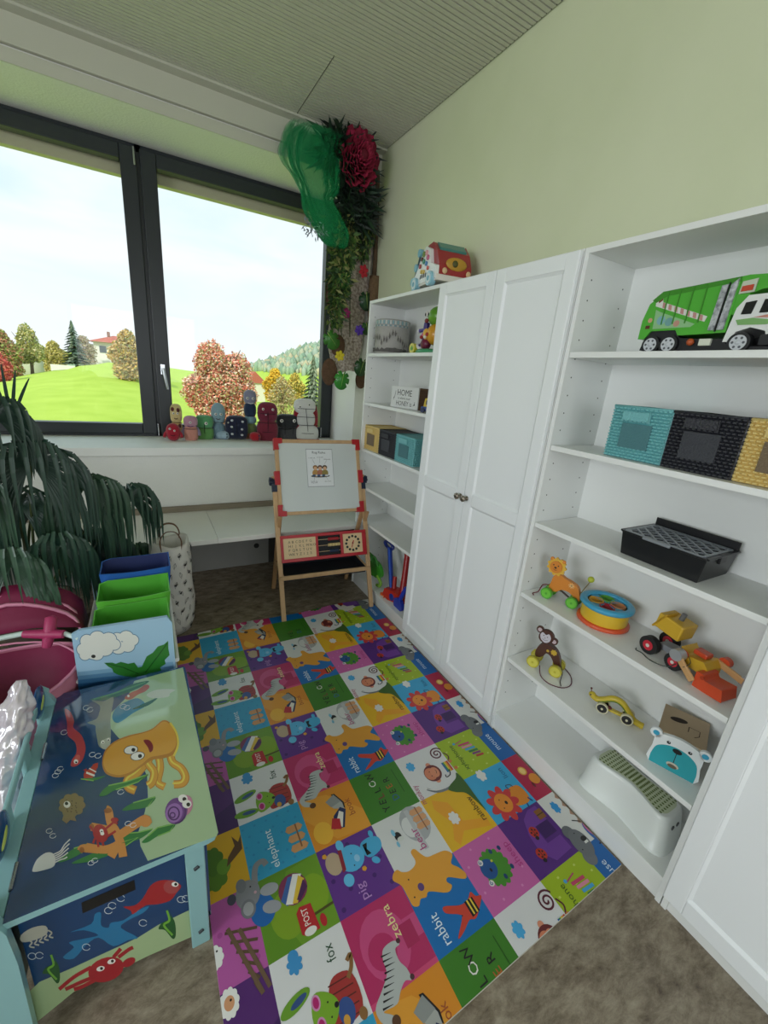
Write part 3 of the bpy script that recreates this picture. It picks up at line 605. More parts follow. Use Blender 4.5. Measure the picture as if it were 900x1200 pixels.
# foam body under the printed sheet
body=MB(mat('#cfcac0',.7)); n=24; rows=[UMIN,8.2,8.7,9.1,9.33]; k=n+1
vs=[mfn(u,VMIN+(VMAX-VMIN)*i/n,-.0012) for u in rows for i in range(k)]; R=len(rows)
vs+=[V((p.x,p.y,.0005)) for p in vs]; N=R*k
body.add(vs,[(r*k+i,r*k+i+1,(r+1)*k+i+1,(r+1)*k+i) for r in range(R-1) for i in range(n)]+[(i,N+i,N+i+1,i+1) for i in range(n)]+[((R-1)*k+i,(R-1)*k+i+1,N+(R-1)*k+i+1,N+(R-1)*k+i) for i in range(n)]+[(r*k+c_,(r+1)*k+c_,N+(r+1)*k+c_,N+r*k+c_) for r in range(R-1) for c_ in (0,n)])
off=len(mm.v); mm.v+=body.v
for f,i in zip(body.f,body.mi): mm.f.append([off+q for q in f]); mm.mi.append(mm.idx(body.m[i])); mm.sm.append(False)
tag(mm.build('play_mat'),'large colourful picture-alphabet foam play mat lying on the floor','play mat')
# ================= toy box bench (sea motif) =================
TEAL=mat('#8fbcc0',.35,coat=.2); NAVY='#173f6e'; SAND='#a9c39a'
tb=thing('toy_box','light blue wooden toy box with an octopus and sea creatures painted on its lid','toy box',(-1.755,-.72,0))
X=Matrix.Translation((1.755,.72,0))
def TBm(m=TEAL): b=MB(m); b.X=X; return b
ZL=.42
def c8(u,v,h,z=ZL): q=at(u/3.4615,720+v/3.4615,'z',z); return V((q.x,q.y,z+h))
b=TBm(mat(NAVY,.18,coat=1,cior=1.85)); P_=[(-1.95,-1.075),(-1.56,-1.077),(-1.544,-1.074),(-1.536,-1.060),(-1.553,-.380),(-1.558,-.370),(-1.95,-.365)]
b.prism(P_,(0,0,ZL-.009),(1,0,0),(0,1,0),.018,None,TEAL)
p=Paint(b,c8,rough=.18,coat=1,step=1e-5,cior=1.85)
p.poly(smooth_pts([(742,215),(885,885),(878,900),(740,950),(600,1000),(570,940),(562,880),(588,800),(600,740),(597,660),(560,560),(480,500),(430,440),(450,400),(520,330),(545,270)],True,1),SAND)
p.poly(smooth_pts([(470,380),(510,355),(560,340),(590,370),(540,400),(480,440),(455,420)]),'#2f7f9e')
# seaweed at the far end
p.poly(smooth_pts([(365,345),(450,325),(530,285),(605,270),(560,300),(470,335),(420,348)]),'#2c6b45'); p.line(smooth_pts([(380,344),(470,318),(590,275)],False),6,'#5b9a5a')
p.poly(smooth_pts([(535,385),(620,345),(650,330),(600,370)]),'#24603f')
# pale fish, seahorse
p.poly(smooth_pts([(595,325),(640,305),(710,305),(690,320),(680,335),(620,340)]),'#c9cfbb'); p.poly(smooth_pts([(505,340),(530,318),(560,305),(590,285),(607,293),(590,312),(560,325),(530,345)]),'#b5583f'); p.circ(521,331,5,'#f0eee6')
# eel
p.poly(smooth_pts([(262,385),(285,395),(300,430),(298,460),(330,490),(347,540),(335,590),(310,615),(288,615),(292,590),(310,560),(305,520),(275,490),(272,440)]),'#bd4a4e'); p.poly(smooth_pts([(300,590),(312,570),(325,575),(318,600),(300,612)]),'#cf6a62'); p.circ(308,597,9,'#f2efe8'); p.circ(309,600,4,'#1a1a1e')
# shark
p.poly(smooth_pts([(370,348),(420,352),(460,335),(455,380),(448,430),(450,470),(448,510),(440,540),(425,548),(402,535),(395,510),(388,470),(385,450),(352,440),(390,425),(402,400),(405,370)],True,3),'#8b9384'); p.poly(smooth_pts([(410,515),(448,500),(443,540),(425,548),(408,535)]),'#b3b8a8'); p.circ(417,518,7,'#f2efe8'); p.circ(418,520,3,'#15171a'); p.circ(440,508,6,'#f2efe8'); p.circ(440,510,3,'#15171a')
# octopus
def tent(pts,w,c='#d49a38'):
    p.line(smooth_pts(pts,False),w+8,'#b87a2e'); p.line(smooth_pts(pts,False),w,c); p.line([(x-5,y-4) for x,y in smooth_pts(pts,False)],w*.28,'#e6cf55')
tent([(690,560),(700,600),(735,625),(752,660),(740,685),(705,690)],26); tent([(640,560),(650,620),(640,680),(668,700)],24); tent([(600,590),(560,640),(520,670),(520,700),(550,715)],28); tent([(620,560),(600,600),(625,640),(618,680),(600,695)],26)
p.poly(smooth_pts([(415,590),(428,550),(465,515),(520,492),(580,478),(620,462),(660,430),(690,440),(715,480),(722,530),(700,570),(660,585),(620,590),(580,615),(530,650),(480,662),(435,650),(418,625)]),'#b87a2e')
p.poly(smooth_pts([(420,592),(432,555),(468,520),(522,498),(582,482),(622,466),(660,436),(688,446),(710,482),(714,528),(692,560),(650,572),(610,580),(575,608),(528,640),(482,652),(440,642),(424,620)]),'#d69c3c')
p.ring(570,560,0,0,'#d69c3c',n=2)
for (x,y) in ((531,550),(558,575)): p.circ(x,y,30,'#2a2320',18,rot=-.2); p.circ(x,y,27,'#e9e7e0',16,rot=-.2); p.circ(x+10,y,8,'#15130f')
p.poly(smooth_pts([(582,512),(605,510),(620,530),(620,550),(608,560),(600,540)]),'#7d1a22')
p.line(smooth_pts([(690,440),(715,480),(722,530),(705,575)],False),8,'#e6cf55')
# clownfish
p.poly(smooth_pts([(343,640),(365,625),(385,605),(395,610),(388,640),(370,670),(350,675),(340,660)]),'#b8382a'); p.line([(350,642),(384,655)],8,'#ece8e0'); p.line([(362,625),(390,640)],5,'#ece8e0'); p.poly([(375,610),(398,602),(396,625)],'#b8382a'); p.poly([(338,632),(352,625),(350,640)],'#b8382a')
# leaves
for P0 in ([(328,668),(380,675),(430,655),(390,662)],[(402,735),(440,695),(510,680),(600,650),(560,680),(470,712),(430,735)],[(495,795),(540,765),(630,740),(600,780),(540,793)],[(575,925),(600,900),(640,865),(710,850),(690,880),(640,900),(600,925)],[(470,930),(500,890),(560,885),(620,870),(560,915)],[(235,1000),(300,950),(360,930),(330,970),(260,1003)],[(290,1010),(400,960),(480,930),(560,905),(480,960),(380,1000)]):
    p.poly(smooth_pts(P0),'#2f7a3c'); p.line([(x,y) for x,y in P0[1:-1]] if len(P0)>4 else P0[:2],5,'#7fb85a')
# snail
p.circ(752,775,30,'#c987a0',42,rot=.2); p.circ(715,798,45,'#6d3f86',55,rot=.3); p.circ(706,806,34,'#9c6cb4',40,rot=.3); p.ring(705,808,22,6,'#4f2a66',26); p.ring(700,815,10,5,'#4f2a66'); p.ring(712,800,40,6,'#4f2a66',48,-1.4,1.6)
for (x,y) in ((742,748),(758,770)): p.circ(x,y,19,'#efece6',17); p.circ(x+6,y+2,8,'#121212')
# pufferfish
p.circ(292,775,52,'#8a7450',46,rot=-.3,bumps=9,amp=.14); p.poly([(262,800),(300,810),(310,840),(285,835),(270,850),(252,835)],'#8a7450')
for k in range(16): p.circ(270+(k*37%55),755+(k*23%50),3,'#5c4a30')
p.circ(272,772,14,'#efece6'); p.circ(270,768,7,'#15130f')
# coral and crab
CO='#d08c48'
for q in ([(490,930),(470,880),(450,850),(440,800),(430,792)],[(470,880),(410,870),(370,862)],[(400,955),(340,950),(330,960)],[(490,930),(430,955),(350,945)],[(480,900),(540,860),(590,830),(600,850)],[(490,930),(500,985)],[(480,930),(450,985)]): p.line(smooth_pts(q,False),34,CO)
p.circ(438,797,16,'#9a5c2c',10); p.circ(372,862,10,'#9a5c2c',12); p.circ(332,957,10,'#9a5c2c',12); p.circ(590,840,24,CO)
p.circ(408,890,38,'#a8242c',30,rot=1.2)
for q in ([(430,870),(460,845),(478,850)],[(380,880),(365,860)],[(430,905),(470,880)],[(395,920),(400,945)],[(415,920),(420,940)],[(385,910),(378,930)]): p.line(q,9,'#a8242c')
p.circ(465,835,16,'#a8242c',10); p.circ(412,880,8,'#f2efe8'); p.circ(415,890,8,'#f2efe8'); p.circ(413,882,3,'#15130f')
# squid
p.poly(smooth_pts([(133,1150),(155,1105),(195,1085),(225,1105),(220,1150),(180,1170),(140,1172)],True,3),'#d6d8d4') if False else None
def c9(u,v): return (u,v+831)   # second crop is 240 px lower (x3.4615)
p.poly(smooth_pts([c9(132,205),c9(150,165),c9(185,138),c9(215,140),c9(225,170),c9(215,195),c9(170,210),c9(138,215)]),'#d3d5d2')
for k in range(5): p.line(smooth_pts([c9(215,145+9*k),c9(245,130+9*k),c9(262,105+14*k),c9(285-3*k,82+18*k)],False),5,'#d3d5d2')
for (x,y) in ((350,380),(365,388),(235,640),(245,628),(225,655),(375,570),(398,575),(200,880),(215,900),(520,850),(540,856),(490,722),(500,375),(515,380),(370,1010),(385,1000),(260,480)): p.ring(x,y,13,2.2,'#dfe6ea',9,.3,5.9,14,rot=-.3)
b.build('lid',tb,0)
# body
b=TBm(mat('#17406f',.3,coat=.3)); b.box(-1.94,-1.615,-1.045,-1.031,.055,.398); b.mi=b.mi
def c9f(u,v,h): q=at(u/3.4615,960+v/3.4615,'y',-1.045); return V((q.x,-1.045-h,q.z))
p=Paint(b,c9f,rough=.3,coat=.3,step=1e-5)
p.poly([(118,700),(160,660),(300,600),(560,480),(640,430),(775,365),(782,475),(600,555),(300,700),(150,822),(135,822)],'#a7bf90')
p.poly(smooth_pts([(255,560),(300,520),(280,500),(340,485),(400,470),(340,450),(285,458),(370,425),(385,385),(410,380),(410,430),(440,440),(450,420),(500,410),(560,370),(605,352),(580,380),(520,410),(490,440),(560,480),(520,490),(460,515),(400,480),(350,510),(300,565)],True,3),'#2277a8')
p.poly(smooth_pts([(500,355),(545,350),(580,320),(610,270),(650,248),(700,250),(735,270),(715,300),(690,330),(640,345),(590,350),(540,385),(530,370)],True,3),'#a8242c'); p.circ(695,275,32,'#a8484a',28); p.circ(710,264,14,'#efece6',10); p.circ(713,264,6,'#14120f')
p.circ(430,610,75,'#a8202c',48,rot=-.35)
for q in ([(480,560),(520,530),(540,520)],[(500,590),(545,570)],[(460,560),(490,525)],[(370,600),(300,640),(240,690)],[(380,640),(330,660),(265,690)],[(390,650),(330,680),(300,690)]): p.line(smooth_pts(q,False),15,'#a8202c')
p.circ(522,580,30,'#a8202c',16,rot=-.5); p.circ(408,606,17,'#efece6',10,rot=-.3); p.circ(452,577,17,'#efece6',10,rot=-.3); p.circ(412,605,6,'#14120f'); p.circ(456,575,6,'#14120f')
for (x,y,k) in ((215,600,1),(685,420,1)):
    p.poly(smooth_pts([(x-5,y-60),(x+8,y-20),(x-28,y),(x-42,y+25),(x-15,y+30),(x+15,y+65),(x+28,y+50),(x+25,y),(x+10,y-30)]),'#1f5a2c'); p.line(smooth_pts([(x-8,y-50),(x+2,y-10),(x-20,y+10),(x+15,y+50)],False),9,'#6fae3a')
p.poly(smooth_pts([(85,470),(130,440),(185,432),(190,465),(140,490),(90,498)],True,3),'#b9b8ac')
for k in range(5): p.line(smooth_pts([(115+20*k,490-10*k),(130+20*k,500-10*k),(120+20*k,515-10*k),(140+19*k,520-10*k)],False),6,'#b9b8ac')
for (x,y) in ((130,555),(160,552),(440,370),(455,350),(490,320),(735,325),(755,322),(580,420),(350,518)): p.ring(x,y,16,2.4,'#cfd8de',13,.4,6.0,14)
p.poly([(330,338),(545,245),(550,285),(335,382)],'#0b0c12')
b.build('end_panel',tb,0)
b=TBm(mat('#1b4673',.3,coat=.2)); b.box(-1.945,-1.55,-.395,-.38,.055,.398); b.build('end_panel',tb,.001)
b=TBm(mat('#1b4673',.3,coat=.2)); b.box(-1.575,-1.56,-1.03,-.395,.055,.398); b.build('side_panel',tb,.001)
b=TBm(); b.box(-1.95,-1.56,-1.03,-.395,.06,.075); b.build('bottom_board',tb)
for y0 in (-1.058,-.405):
    b=TBm(); b.box(-1.614,-1.568,y0,y0+.02,0,.40); b.build('leg',tb,.003)
    d=b.X; 
    for z in (.06,.31):
        q=TBm(mat('#2b3338',.5)); q.tube([(-1.594,y0-.0005,z-.003),(-1.584,y0-.0005,z+.003)],.005,n=8); q.build('screw_hole',tb)
for y0 in (-1.075,-.40):
    b=TBm(); b.prism([(-2.02,0),(-1.945,0),(-1.94,.30),(-1.945,.40),(-1.965,.47),(-1.985,.49),(-2.0,.47),(-2.02,.40)],(0,y0,0),(1,0,0),(0,0,1),.022); b.build('side_post',tb,.003)
b=TBm(); b.box(-1.985,-1.952,-1.06,-.385,ZL-.02,ZL-.002); b.build('hinge_rail',tb,.002)
# backrest: plank with two oval openings and painted ovals
b=TBm(); b.box(-1.99,-1.978,-1.06,-.40,.06,.405); b.box(-1.99,-1.978,-1.06,-.40,.462,.482)
for y in (-1.06,-.86,-.66,-.46): b.box(-1.99,-1.978,y-.02,y+.04,.40,.47)
b.build('backrest',tb,.004)
for i,y in enumerate((-.90,-.44)):
    q=TBm(mat('#1b4c80',.25,coat=.4)); q.ell((-1.984,y,.463),(.013,.06,.046),n=20,k=12)
    q.ell((-1.973,y-.012,.468),(.004,.028,.009),mat('#b9c860',.4),n=12,rot=(.35,0,0)); q.build('backrest_oval',tb)
for y in (-.62,-.98):
    q=TBm(CH); q.box(-1.954,-1.946,y-.03,y+.03,ZL-.004,ZL+.002); q.cyl((-1.950,y-.03,ZL+.003),(-1.950,y+.03,ZL+.003),.004,n=10); q.build('hinge',tb)
# ================= organiser rack with fabric bins behind the toy box =================
og=thing('toy_rack','pale blue toy rack with a cloud-painted end board and tiers of fabric bins','toy rack',(-1.74,.0,0))
X=Matrix.Translation((1.74,0,0))
LB=mat('#9fc3dc',.3,coat=.3)
b=MB(LB); b.X=X; b.prism([(-1.90,.03),(-1.585,.03),(-1.585,.595),(-1.60,.625),(-1.87,.632),(-1.893,.62)],(0,-.322,0),(1,0,0),(0,0,1),.014,LB)
def c8y(u,v,h): q=at(u/3.4615,720+v/3.4615,'y',-.329); return V((q.x,-.329-h,q.z))
p=Paint(b,c8y,rough=.3,coat=.3,step=1e-5)
for k_,(ya_,yb_,cc_) in enumerate(((240,262,'#7fabc9'),(256,280,'#5d8db3'),(272,298,'#3d6f9c'),(288,345,'#24527f'))): p.poly([(314+.05*(ya_-240),ya_-6),(702,ya_-48),(716,yb_+10),(322,yb_+52)],cc_)
def cloud(cs):
    for x,y,r,q in cs: p.circ(x,y,r+3.2,'#5b7f9c',q+3.2)
    for x,y,r,q in cs: p.circ(x,y,r,'#dfe0d8',q)
cloud([(475,95,24,20),(512,90,28,23),(538,104,24,22),(518,128,28,24),(480,134,30,26)])
cloud([(352,108,26,26),(395,93,30,25),(440,100,32,26),(463,122,25,22),(425,140,34,28),(378,150,34,32),(338,142,26,24),(345,165,22,20),(392,166,26,19),(400,120,50,40)])
p.circ(379,170,9,'#25221f',7)
p.poly([(422,196),(455,195),(470,200),(490,192),(520,200),(545,195),(560,215),(575,212),(595,170),(620,155),(640,130),(665,122),(682,107),(683,140),(688,165),(668,185),(672,200),(650,215),(655,228),(600,240),(590,248),(540,255),(500,250),(480,245),(460,235),(455,220),(440,212)],'#2f7a2c')
p.line([(430,198),(500,215),(560,240)],4,'#185018'); p.line([(680,115),(640,170),(590,235)],4,'#185018')
b.build('end_board',og)
b=MB(LB); b.X=X; b.box(-1.90,-1.57,.335,.349,.03,.55); b.build('end_board',og,.004)
for z in (.12,.42):
    for x in (-1.895,-1.578): b=MB(mat('#e8e6df',.4)); b.X=X; b.cyl((x,-.32,z-(.0)),(x,.34,z-.03),.009,n=10); b.build('rail',og)
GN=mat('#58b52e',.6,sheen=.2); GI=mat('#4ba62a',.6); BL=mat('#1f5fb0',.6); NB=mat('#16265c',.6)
def bin_(m,mi,y0,y1,zt,zb,x0,x1,slx=.0):
    b=MB(m); b.X=X; t=.005
    P=lambda x,y,z:(x,y,z)
    # tapered open fabric box with a sagging lip
    n=8
    def ring(inset,z0,sag):
        R=[]
        for k in range(n): R.append((x0+inset+(x1-x0-2*inset)*k/n,y0+inset,z0-sag*math.sin(PI*k/n)))
        for k in range(n): R.append((x1-inset,y0+inset+(y1-y0-2*inset)*k/n,z0-sag*.6*math.sin(PI*k/n)))
        for k in range(n): R.append((x1-inset-(x1-x0-2*inset)*k/n,y1-inset,z0+.012-sag*.3*math.sin(PI*k/n)))
        for k in range(n): R.append((x0+inset,y1-inset-(y1-y0-2*inset)*k/n,z0-sag*.6*math.sin(PI*k/n)))
        return R
    A=ring(0,zt,.008); B_=ring(t,zt,.008); C_=ring(.02,zb,0); D_=ring(.026,zb+.004,0); N=4*n
    b.add(C_+A,[(k,(k+1)%N,N+(k+1)%N,N+k) for k in range(N)],m,True)
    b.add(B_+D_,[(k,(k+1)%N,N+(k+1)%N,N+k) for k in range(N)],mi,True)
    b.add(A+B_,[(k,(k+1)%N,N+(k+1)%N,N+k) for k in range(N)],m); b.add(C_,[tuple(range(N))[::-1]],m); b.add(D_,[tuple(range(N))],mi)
    b.add([(x0+.03,y1-.014,zb+.02),(x1-.03,y1-.014,zb+.02)],[],mi)
    return b.build('fabric_bin',og)
bin_(GN,GI,-.30,-.135,.595,.38,-1.845,-1.59); bin_(GN,GI,-.125,.035,.625,.40,-1.838,-1.578)
bin_(BL,NB,.05,.19,.66,.44,-1.835,-1.565); bin_(BL,NB,-.30,-.13,.28,.08,-1.85,-1.58); bin_(BL,NB,-.12,.03,.30,.08,-1.85,-1.58); bin_(GN,GI,.05,.2,.33,.1,-1.85,-1.58)
# ================= patterned fabric bag =================
bg_=thing('fabric_sack','tall white sack with small black bird marks and brown leather handles','bag',(-1.545,.60,0))
b=MB(mat('#d9d5cd',.8,bump=.4,bscale=18)); n=28; prof=[(.02,.004),(.088,.004),(.105,.06),(.108,.2),(.103,.34),(.108,.47),(.100,.56),(.094,.575),(.088,.56),(.08,.42)]
vs=[];
for r,z in prof:
    for j in range(n):
        a=2*PI*j/n; k=1+.05*math.sin(3*a+z*9)+.03*math.sin(7*a-z*22); vs.append((r*k*math.cos(a),r*k*1.05*math.sin(a),z+(.012*math.sin(2*a+1) if z>.4 else 0)))
b.add(vs,[(i*n+j,i*n+(j+1)%n,(i+1)*n+(j+1)%n,(i+1)*n+j) for i in range(len(prof)-1) for j in range(n)],None,True)
bp=Paint(b,lambda u,v,h:V(((.112+h)*(1+.05*math.sin(3*u/.108+v*9)+.03*math.sin(7*u/.108-v*22))*math.cos(u/.108),(.112+h)*1.05*(1+.05*math.sin(3*u/.108+v*9)+.03*math.sin(7*u/.108-v*22))*math.sin(u/.108),v)),rough=.8)
rr=random.Random(3)
for i in range(13):
    for j in range(9):
        u=-.34+.052*i+(.026 if j%2 else 0); v=.05+.058*j; a=rr.random()*3
        for s in (-1,0,1): bp.line(smooth_pts([(u-.012*math.cos(a),v-.018+s*.005),(u+s*.008,v),(u+.014*math.cos(a),v+.018)],False,2),.0014,'#55524e')
        if (i+j)%3!=1: bp.poly([(u-.011,v-.004),(u-.002,v+.003),(u+.010,v+.009),(u+.003,v-.003),(u-.001,v-.010)],'#1b1a1c')
b.build('sack_body',bg_)
for s in (-1,1):
    b=MB(mat('#6b4a34',.5)); b.tube(smooth_pts([(-.045,s*.085,.54),(-.05,s*.08,.60),(-.02,s*.072,.645),(.03,s*.07,.64),(.055,s*.08,.59),(.05,s*.088,.54)],False),.007,n=8,flat=.35); b.build('handle',bg_)
# ================= pink doll pram =================
pr=thing('doll_pram','pink doll pram with a padded T-shaped handle behind the toy box','doll pram',(-2.10,-.15,0))
X=Matrix.Translation((2.10,.15,0)); PK=mat('#a32c5c',.5); PD=mat('#7a1440',.6,bump=.15,bscale=25); PL=mat('#d58aa6',.5); PW=mat('#cfe0dc',.35)
def Pm(m): b=MB(m); b.X=X; return b
# curved carrycot
n=28; b=Pm(mat('#b56a80',.5)); R=[];L2=[];
def cot(r,z): return [(-2.13+.245*r*math.cos(2*PI*j/n),-.25+.20*r*math.sin(2*PI*j/n),z+.02*math.cos(4*PI*j/n)*(1 if z>.35 else 0)) for j in range(n)]
rings=[cot(.55,.22),cot(.8,.25),cot(.95,.34),cot(1.0,.46)]
vs=[p for r in rings for p in r]; b.add(vs,[(i*n+j,i*n+(j+1)%n,(i+1)*n+(j+1)%n,(i+1)*n+j) for i in range(3) for j in range(n)],None,True); b.add(rings[0],[tuple(range(n))[::-1]]); b.build('carrycot',pr,solid=.006)
b=Pm(PD); rings=[cot(.96,.455),cot(.88,.36),cot(.6,.28),cot(.2,.27)]; vs=[p for r in rings for p in r]; b.add(vs,[(i*n+j,(i+1)*n+j,(i+1)*n+(j+1)%n,i*n+(j+1)%n) for i in range(3) for j in range(n)],None,True); b.build('lining',pr)
b=Pm(PL); b.tube([*cot(1.0,.462),cot(1.0,.462)[0]],.0055,n=8); b.tube(smooth_pts([(-2.34,-.3,.48),(-2.2,-.12,.5),(-2.0,-.13,.49),(-1.9,-.22,.47)],False),.004,n=6); b.build('piping',pr)
b=Pm(PD); 
for k in range(3):   # folded hood bows
    a=.35+.35*k; b.tube(smooth_pts([(-2.36,-.06+.02*k,.46),(-2.33,-.03+.03*k,.46+.10*math.sin(a+.6)),(-2.13,.0+.04*k,.50+.13*math.sin(a+.6)),(-1.95,-.02+.03*k,.46+.10*math.sin(a+.6)),(-1.90,-.06+.02*k,.46)],False),.006,PL,n=6)
N=10;vs=[]
for i in range(N+1):
    for k in range(5): a=PI*i/N; q=.5+.25*k; vs.append((-2.13+.235*math.cos(a),-.06+.03*k,.46+(.06+.035*k)*math.sin(a)**.7+.004*math.sin(i*2)))
b.add(vs,[(i*5+k,i*5+k+1,(i+1)*5+k+1,(i+1)*5+k) for i in range(N) for k in range(4)],PD,True); b.build('hood',pr,solid=.003)
hp=[at(-30,758,'z',.62),at(0,748,'z',.62),at(30,742,'z',.62)]; h2=[at(28,743,'z',.62),at(75,743,'z',.62)]; h3=[at(74,742,'z',.62),at(92,748,'z',.60)]
b=Pm(PW); b.tube(hp,.009); b.build('handle_bar',pr); b=Pm(PW); b.tube(h3,.008); b.build('handle_bar',pr)
b=Pm(PK); b.tube([h2[0],(V(h2[0])+V(h2[1]))/2,h2[1]],[.013,.017,.014],n=12); q=at(58,742,'z',.62); b.tube([V(q)+V((-.012,-.01,-.045)),V(q)+V((0,0,0)),V(q)+V((.008,.016,.05)),V(q)+V((.008,.018,.056))],[.014,.019,.017,.008],n=14); b.build('grip',pr)
b=Pm(PW)
for s in (-2.34,-1.93): b.tube([(s,-.42,.05),(s,-.25,.25),(s,-.06,.45)],.008,n=8); b.tube([(s,.0,.05),(s,-.25,.25)],.008,n=8)
b.tube([(-2.34,-.25,.22),(-1.93,-.25,.22)],.007,n=8); b.build('frame',pr)
for s in (-2.36,-1.925):
    for y in (-.43,.0): b=Pm(mat('#3a3438',.6)); b.tube([(s-.012,y,.05),(s+.012,y,.05)],.05,n=20); b.tube([(s-.014,y,.05),(s+.014,y,.05)],.03,PL,n=16); b.build('wheel',pr)
# plastic-wrapped stick
b=MB(bpy.data.materials.new('iridescent_film')); m_=b.cur; m_.use_nodes=True; pb=m_.node_tree.nodes['Principled BSDF']; pb.inputs['Base Color'].default_value=hexc('#d9cfd8'); pb.inputs['Roughness'].default_value=.15; pb.inputs['Coat Weight'].default_value=1; pb.inputs['Metallic'].default_value=.25; pb.inputs['Thin Film Thickness'].default_value=420
T0=at(25,797,'y',-.52); T1=V((-2.115,-.80,.0)); rr=random.Random(5); OP=V((-2.06,-.66,0))
n=40; K_=90; vs=[]; ax=(T1-T0).normalized(); u=ax.orthogonal().normalized(); w_=ax.cross(u)
for i in range(K_):
    t=i/(K_-1); c0=T0.lerp(T1,t)-OP; env=.036*(1+.25*t)*min(1,.35+6*t if t<.11 else 1)
    for j in range(n):
        a=2*PI*j/n; q=V((math.cos(a)*2.2,math.sin(a)*2.2,t*26)); r=env*(1+.38*noise(q)+.22*noise(q*2.7+V((5,1,2)))); vs.append(c0+u*r*math.cos(a)+w_*r*math.sin(a))
b.add(vs,[(i*n+j,(i+1)*n+j,(i+1)*n+(j+1)%n,i*n+(j+1)%n) for i in range(K_-1) for j in range(n)]+[tuple(range(n)),tuple((K_-1)*n+k for k in range(n))[::-1]],m_,True)
tag(b.build('wrapped_pole',None,loc=OP),'pole wrapped in crinkled shiny clear film leaning at the left edge beside the toy box','pole')
# ================= fan palm =================
pm=thing('fan_palm','large potted fan palm with drooping dark green fronds left of the window','plant',(-2.18,.62,0))
LF=[mat('#2a4a3a',.38,coat=.15,bump=.05,bscale=30),mat('#213c30',.4),mat('#35543f',.38)]
X=Matrix.Translation((2.18,-.62,0))
b=MB(mat('#5a5148',.7)); b.X=X; b.lathe([(0,.0),(.13,.0),(.17,.28),(.175,.30),(.16,.30),(.155,.26),(0,.26)],o=(-2.18,.62,0)); b.build('pot',pm)
b=MB(mat('#3a2c20',.95)); b.X=X; b.lathe([(0,.265),(.155,.262)],o=(-2.18,.62,0)); b.build('soil',pm)
def frond(c,face,R,droop,nl=26,spread=5.0,seed=0,up=.35,w=.018):
    """fan leaf: hub c, leaflets radiate in the plane of 'face' and hang down"""
    rr=random.Random(seed); b=MB(); b.X=X; c=V(c); f=V(face).normalized(); side=f.cross(V((0,0,1))).normalized(); upv=side.cross(f).normalized()
    b.cur=LF[seed%3]
    for k in range(nl):
        a=(-spread/2+spread*k/(nl-1)); L0=R*rr.uniform(.86,1.06)*(1-.12*abs(a)/spread*2)
        d=(upv*math.cos(a)*1+side*math.sin(a)+f*up).normalized(); p=c.copy(); pts=[p.copy()]; n=9
        for i in range(n):
            t=(i+1)/n; s_=min(1,(1.15*droop*t))**1.1; dd=(d*(1-s_)+V((0,0,-1))*s_*1.15+V((0,0,-.05))).normalized(); p=p+dd*(L0/n); pts.append(p.copy())
        for i in range(n):
            t0,t1=i/n,(i+1)/n; wf=lambda t:w*(.25+1.9*t if t<.35 else (.915*(1-((t-.35)/.65)**1.6)+.03))
            dd=(pts[i+1]-pts[i]).normalized(); s=dd.cross(f+V((.01,0,.3))).normalized(); nn=s.cross(dd)
            A,B_=pts[i],pts[i+1]; w0,w1=wf(t0),wf(t1)
            b.add([A-s*w0+nn*w0*.35,A,A+s*w0+nn*w0*.35,B_-s*w1+nn*w1*.35,B_,B_+s*w1+nn*w1*.35],[(0,1,4,3),(1,2,5,4)],None,True)
    # stalk
    base=V((-2.18+rr.uniform(-.03,.03),.62+rr.uniform(-.03,.03),.27)); mid=(base+c)/2+V((0,0,.10)); 
    b.tube(smooth_pts([tuple(base),tuple(mid),tuple(c)],False),.006,mat('#4c5a34',.5),n=6)
    b.build('frond',pm)
P4=lambda px,py,y:at(px,py,'y',y)
FRN=[(36,541,.30,(.1,-1,0),.56,1.2,32,5.2,.35),(97,573,.42,(.25,-1,0),.50,1.3,28,5.0,.3),(148,583,.52,(.6,-1,0),.42,1.3,26,4.6,.25),(-8,487,.22,(.3,-1,0),.34,1.15,24,4.6,.3),
(14,662,.08,(-.1,-1,.2),.36,1.1,28,5.0,.45),(70,640,.28,(.1,-1,0),.40,1.4,26,4.8,.2),(128,640,.50,(.4,-1,0),.34,1.4,24,4.8,.2),(-50,560,.3,(-.2,-1,0),.5,1.2,26,5.0,.3),(100,630,.66,(.2,-1,0),.40,1.4,24,4.8,.2),(38,600,.55,(0,-1,0),.5,1.4,26,4.8,.2),(160,645,.62,(.5,-1,0),.26,1.4,22,4.6,.2),(20,590,.45,(0,-1,0),.5,1.3,26,5,.2)]
for k_,(px_,py_,yy_,fc_,R_,dr_,nl_,sp_,up_) in enumerate(FRN): frond(P4(px_,py_,yy_),fc_,R_,dr_,nl=int(nl_*1.55),spread=sp_,seed=k_+1,up=up_,w=.0088)
# young upright frond
rr=random.Random(9); b=MB(LF[1]); b.X=X; c=P4(14,497,.5); b.tube([(-2.2,.6,.27),(-2.16,.55,.8),tuple(c)],.007,mat('#4c5a34',.5),n=6)
for k in range(7):
    a=-.65+.17*k; d=V((math.sin(a),-.15,math.cos(a))); pts=[V(c)+d*(.036*i)+V((0,0,-.002*i*i*abs(a))) for i in range(8)]
    for i in range(7):
        w0,w1=.0065*math.sin(PI*(i+1)/9),.0065*math.sin(PI*(i+2)/9); b.add([pts[i]-V((w0,0,0)),pts[i]+V((w0,0,0)),pts[i+1]+V((w1,0,0)),pts[i+1]-V((w1,0,0))],[(0,1,2,3)],None,True)
b.build('frond',pm)
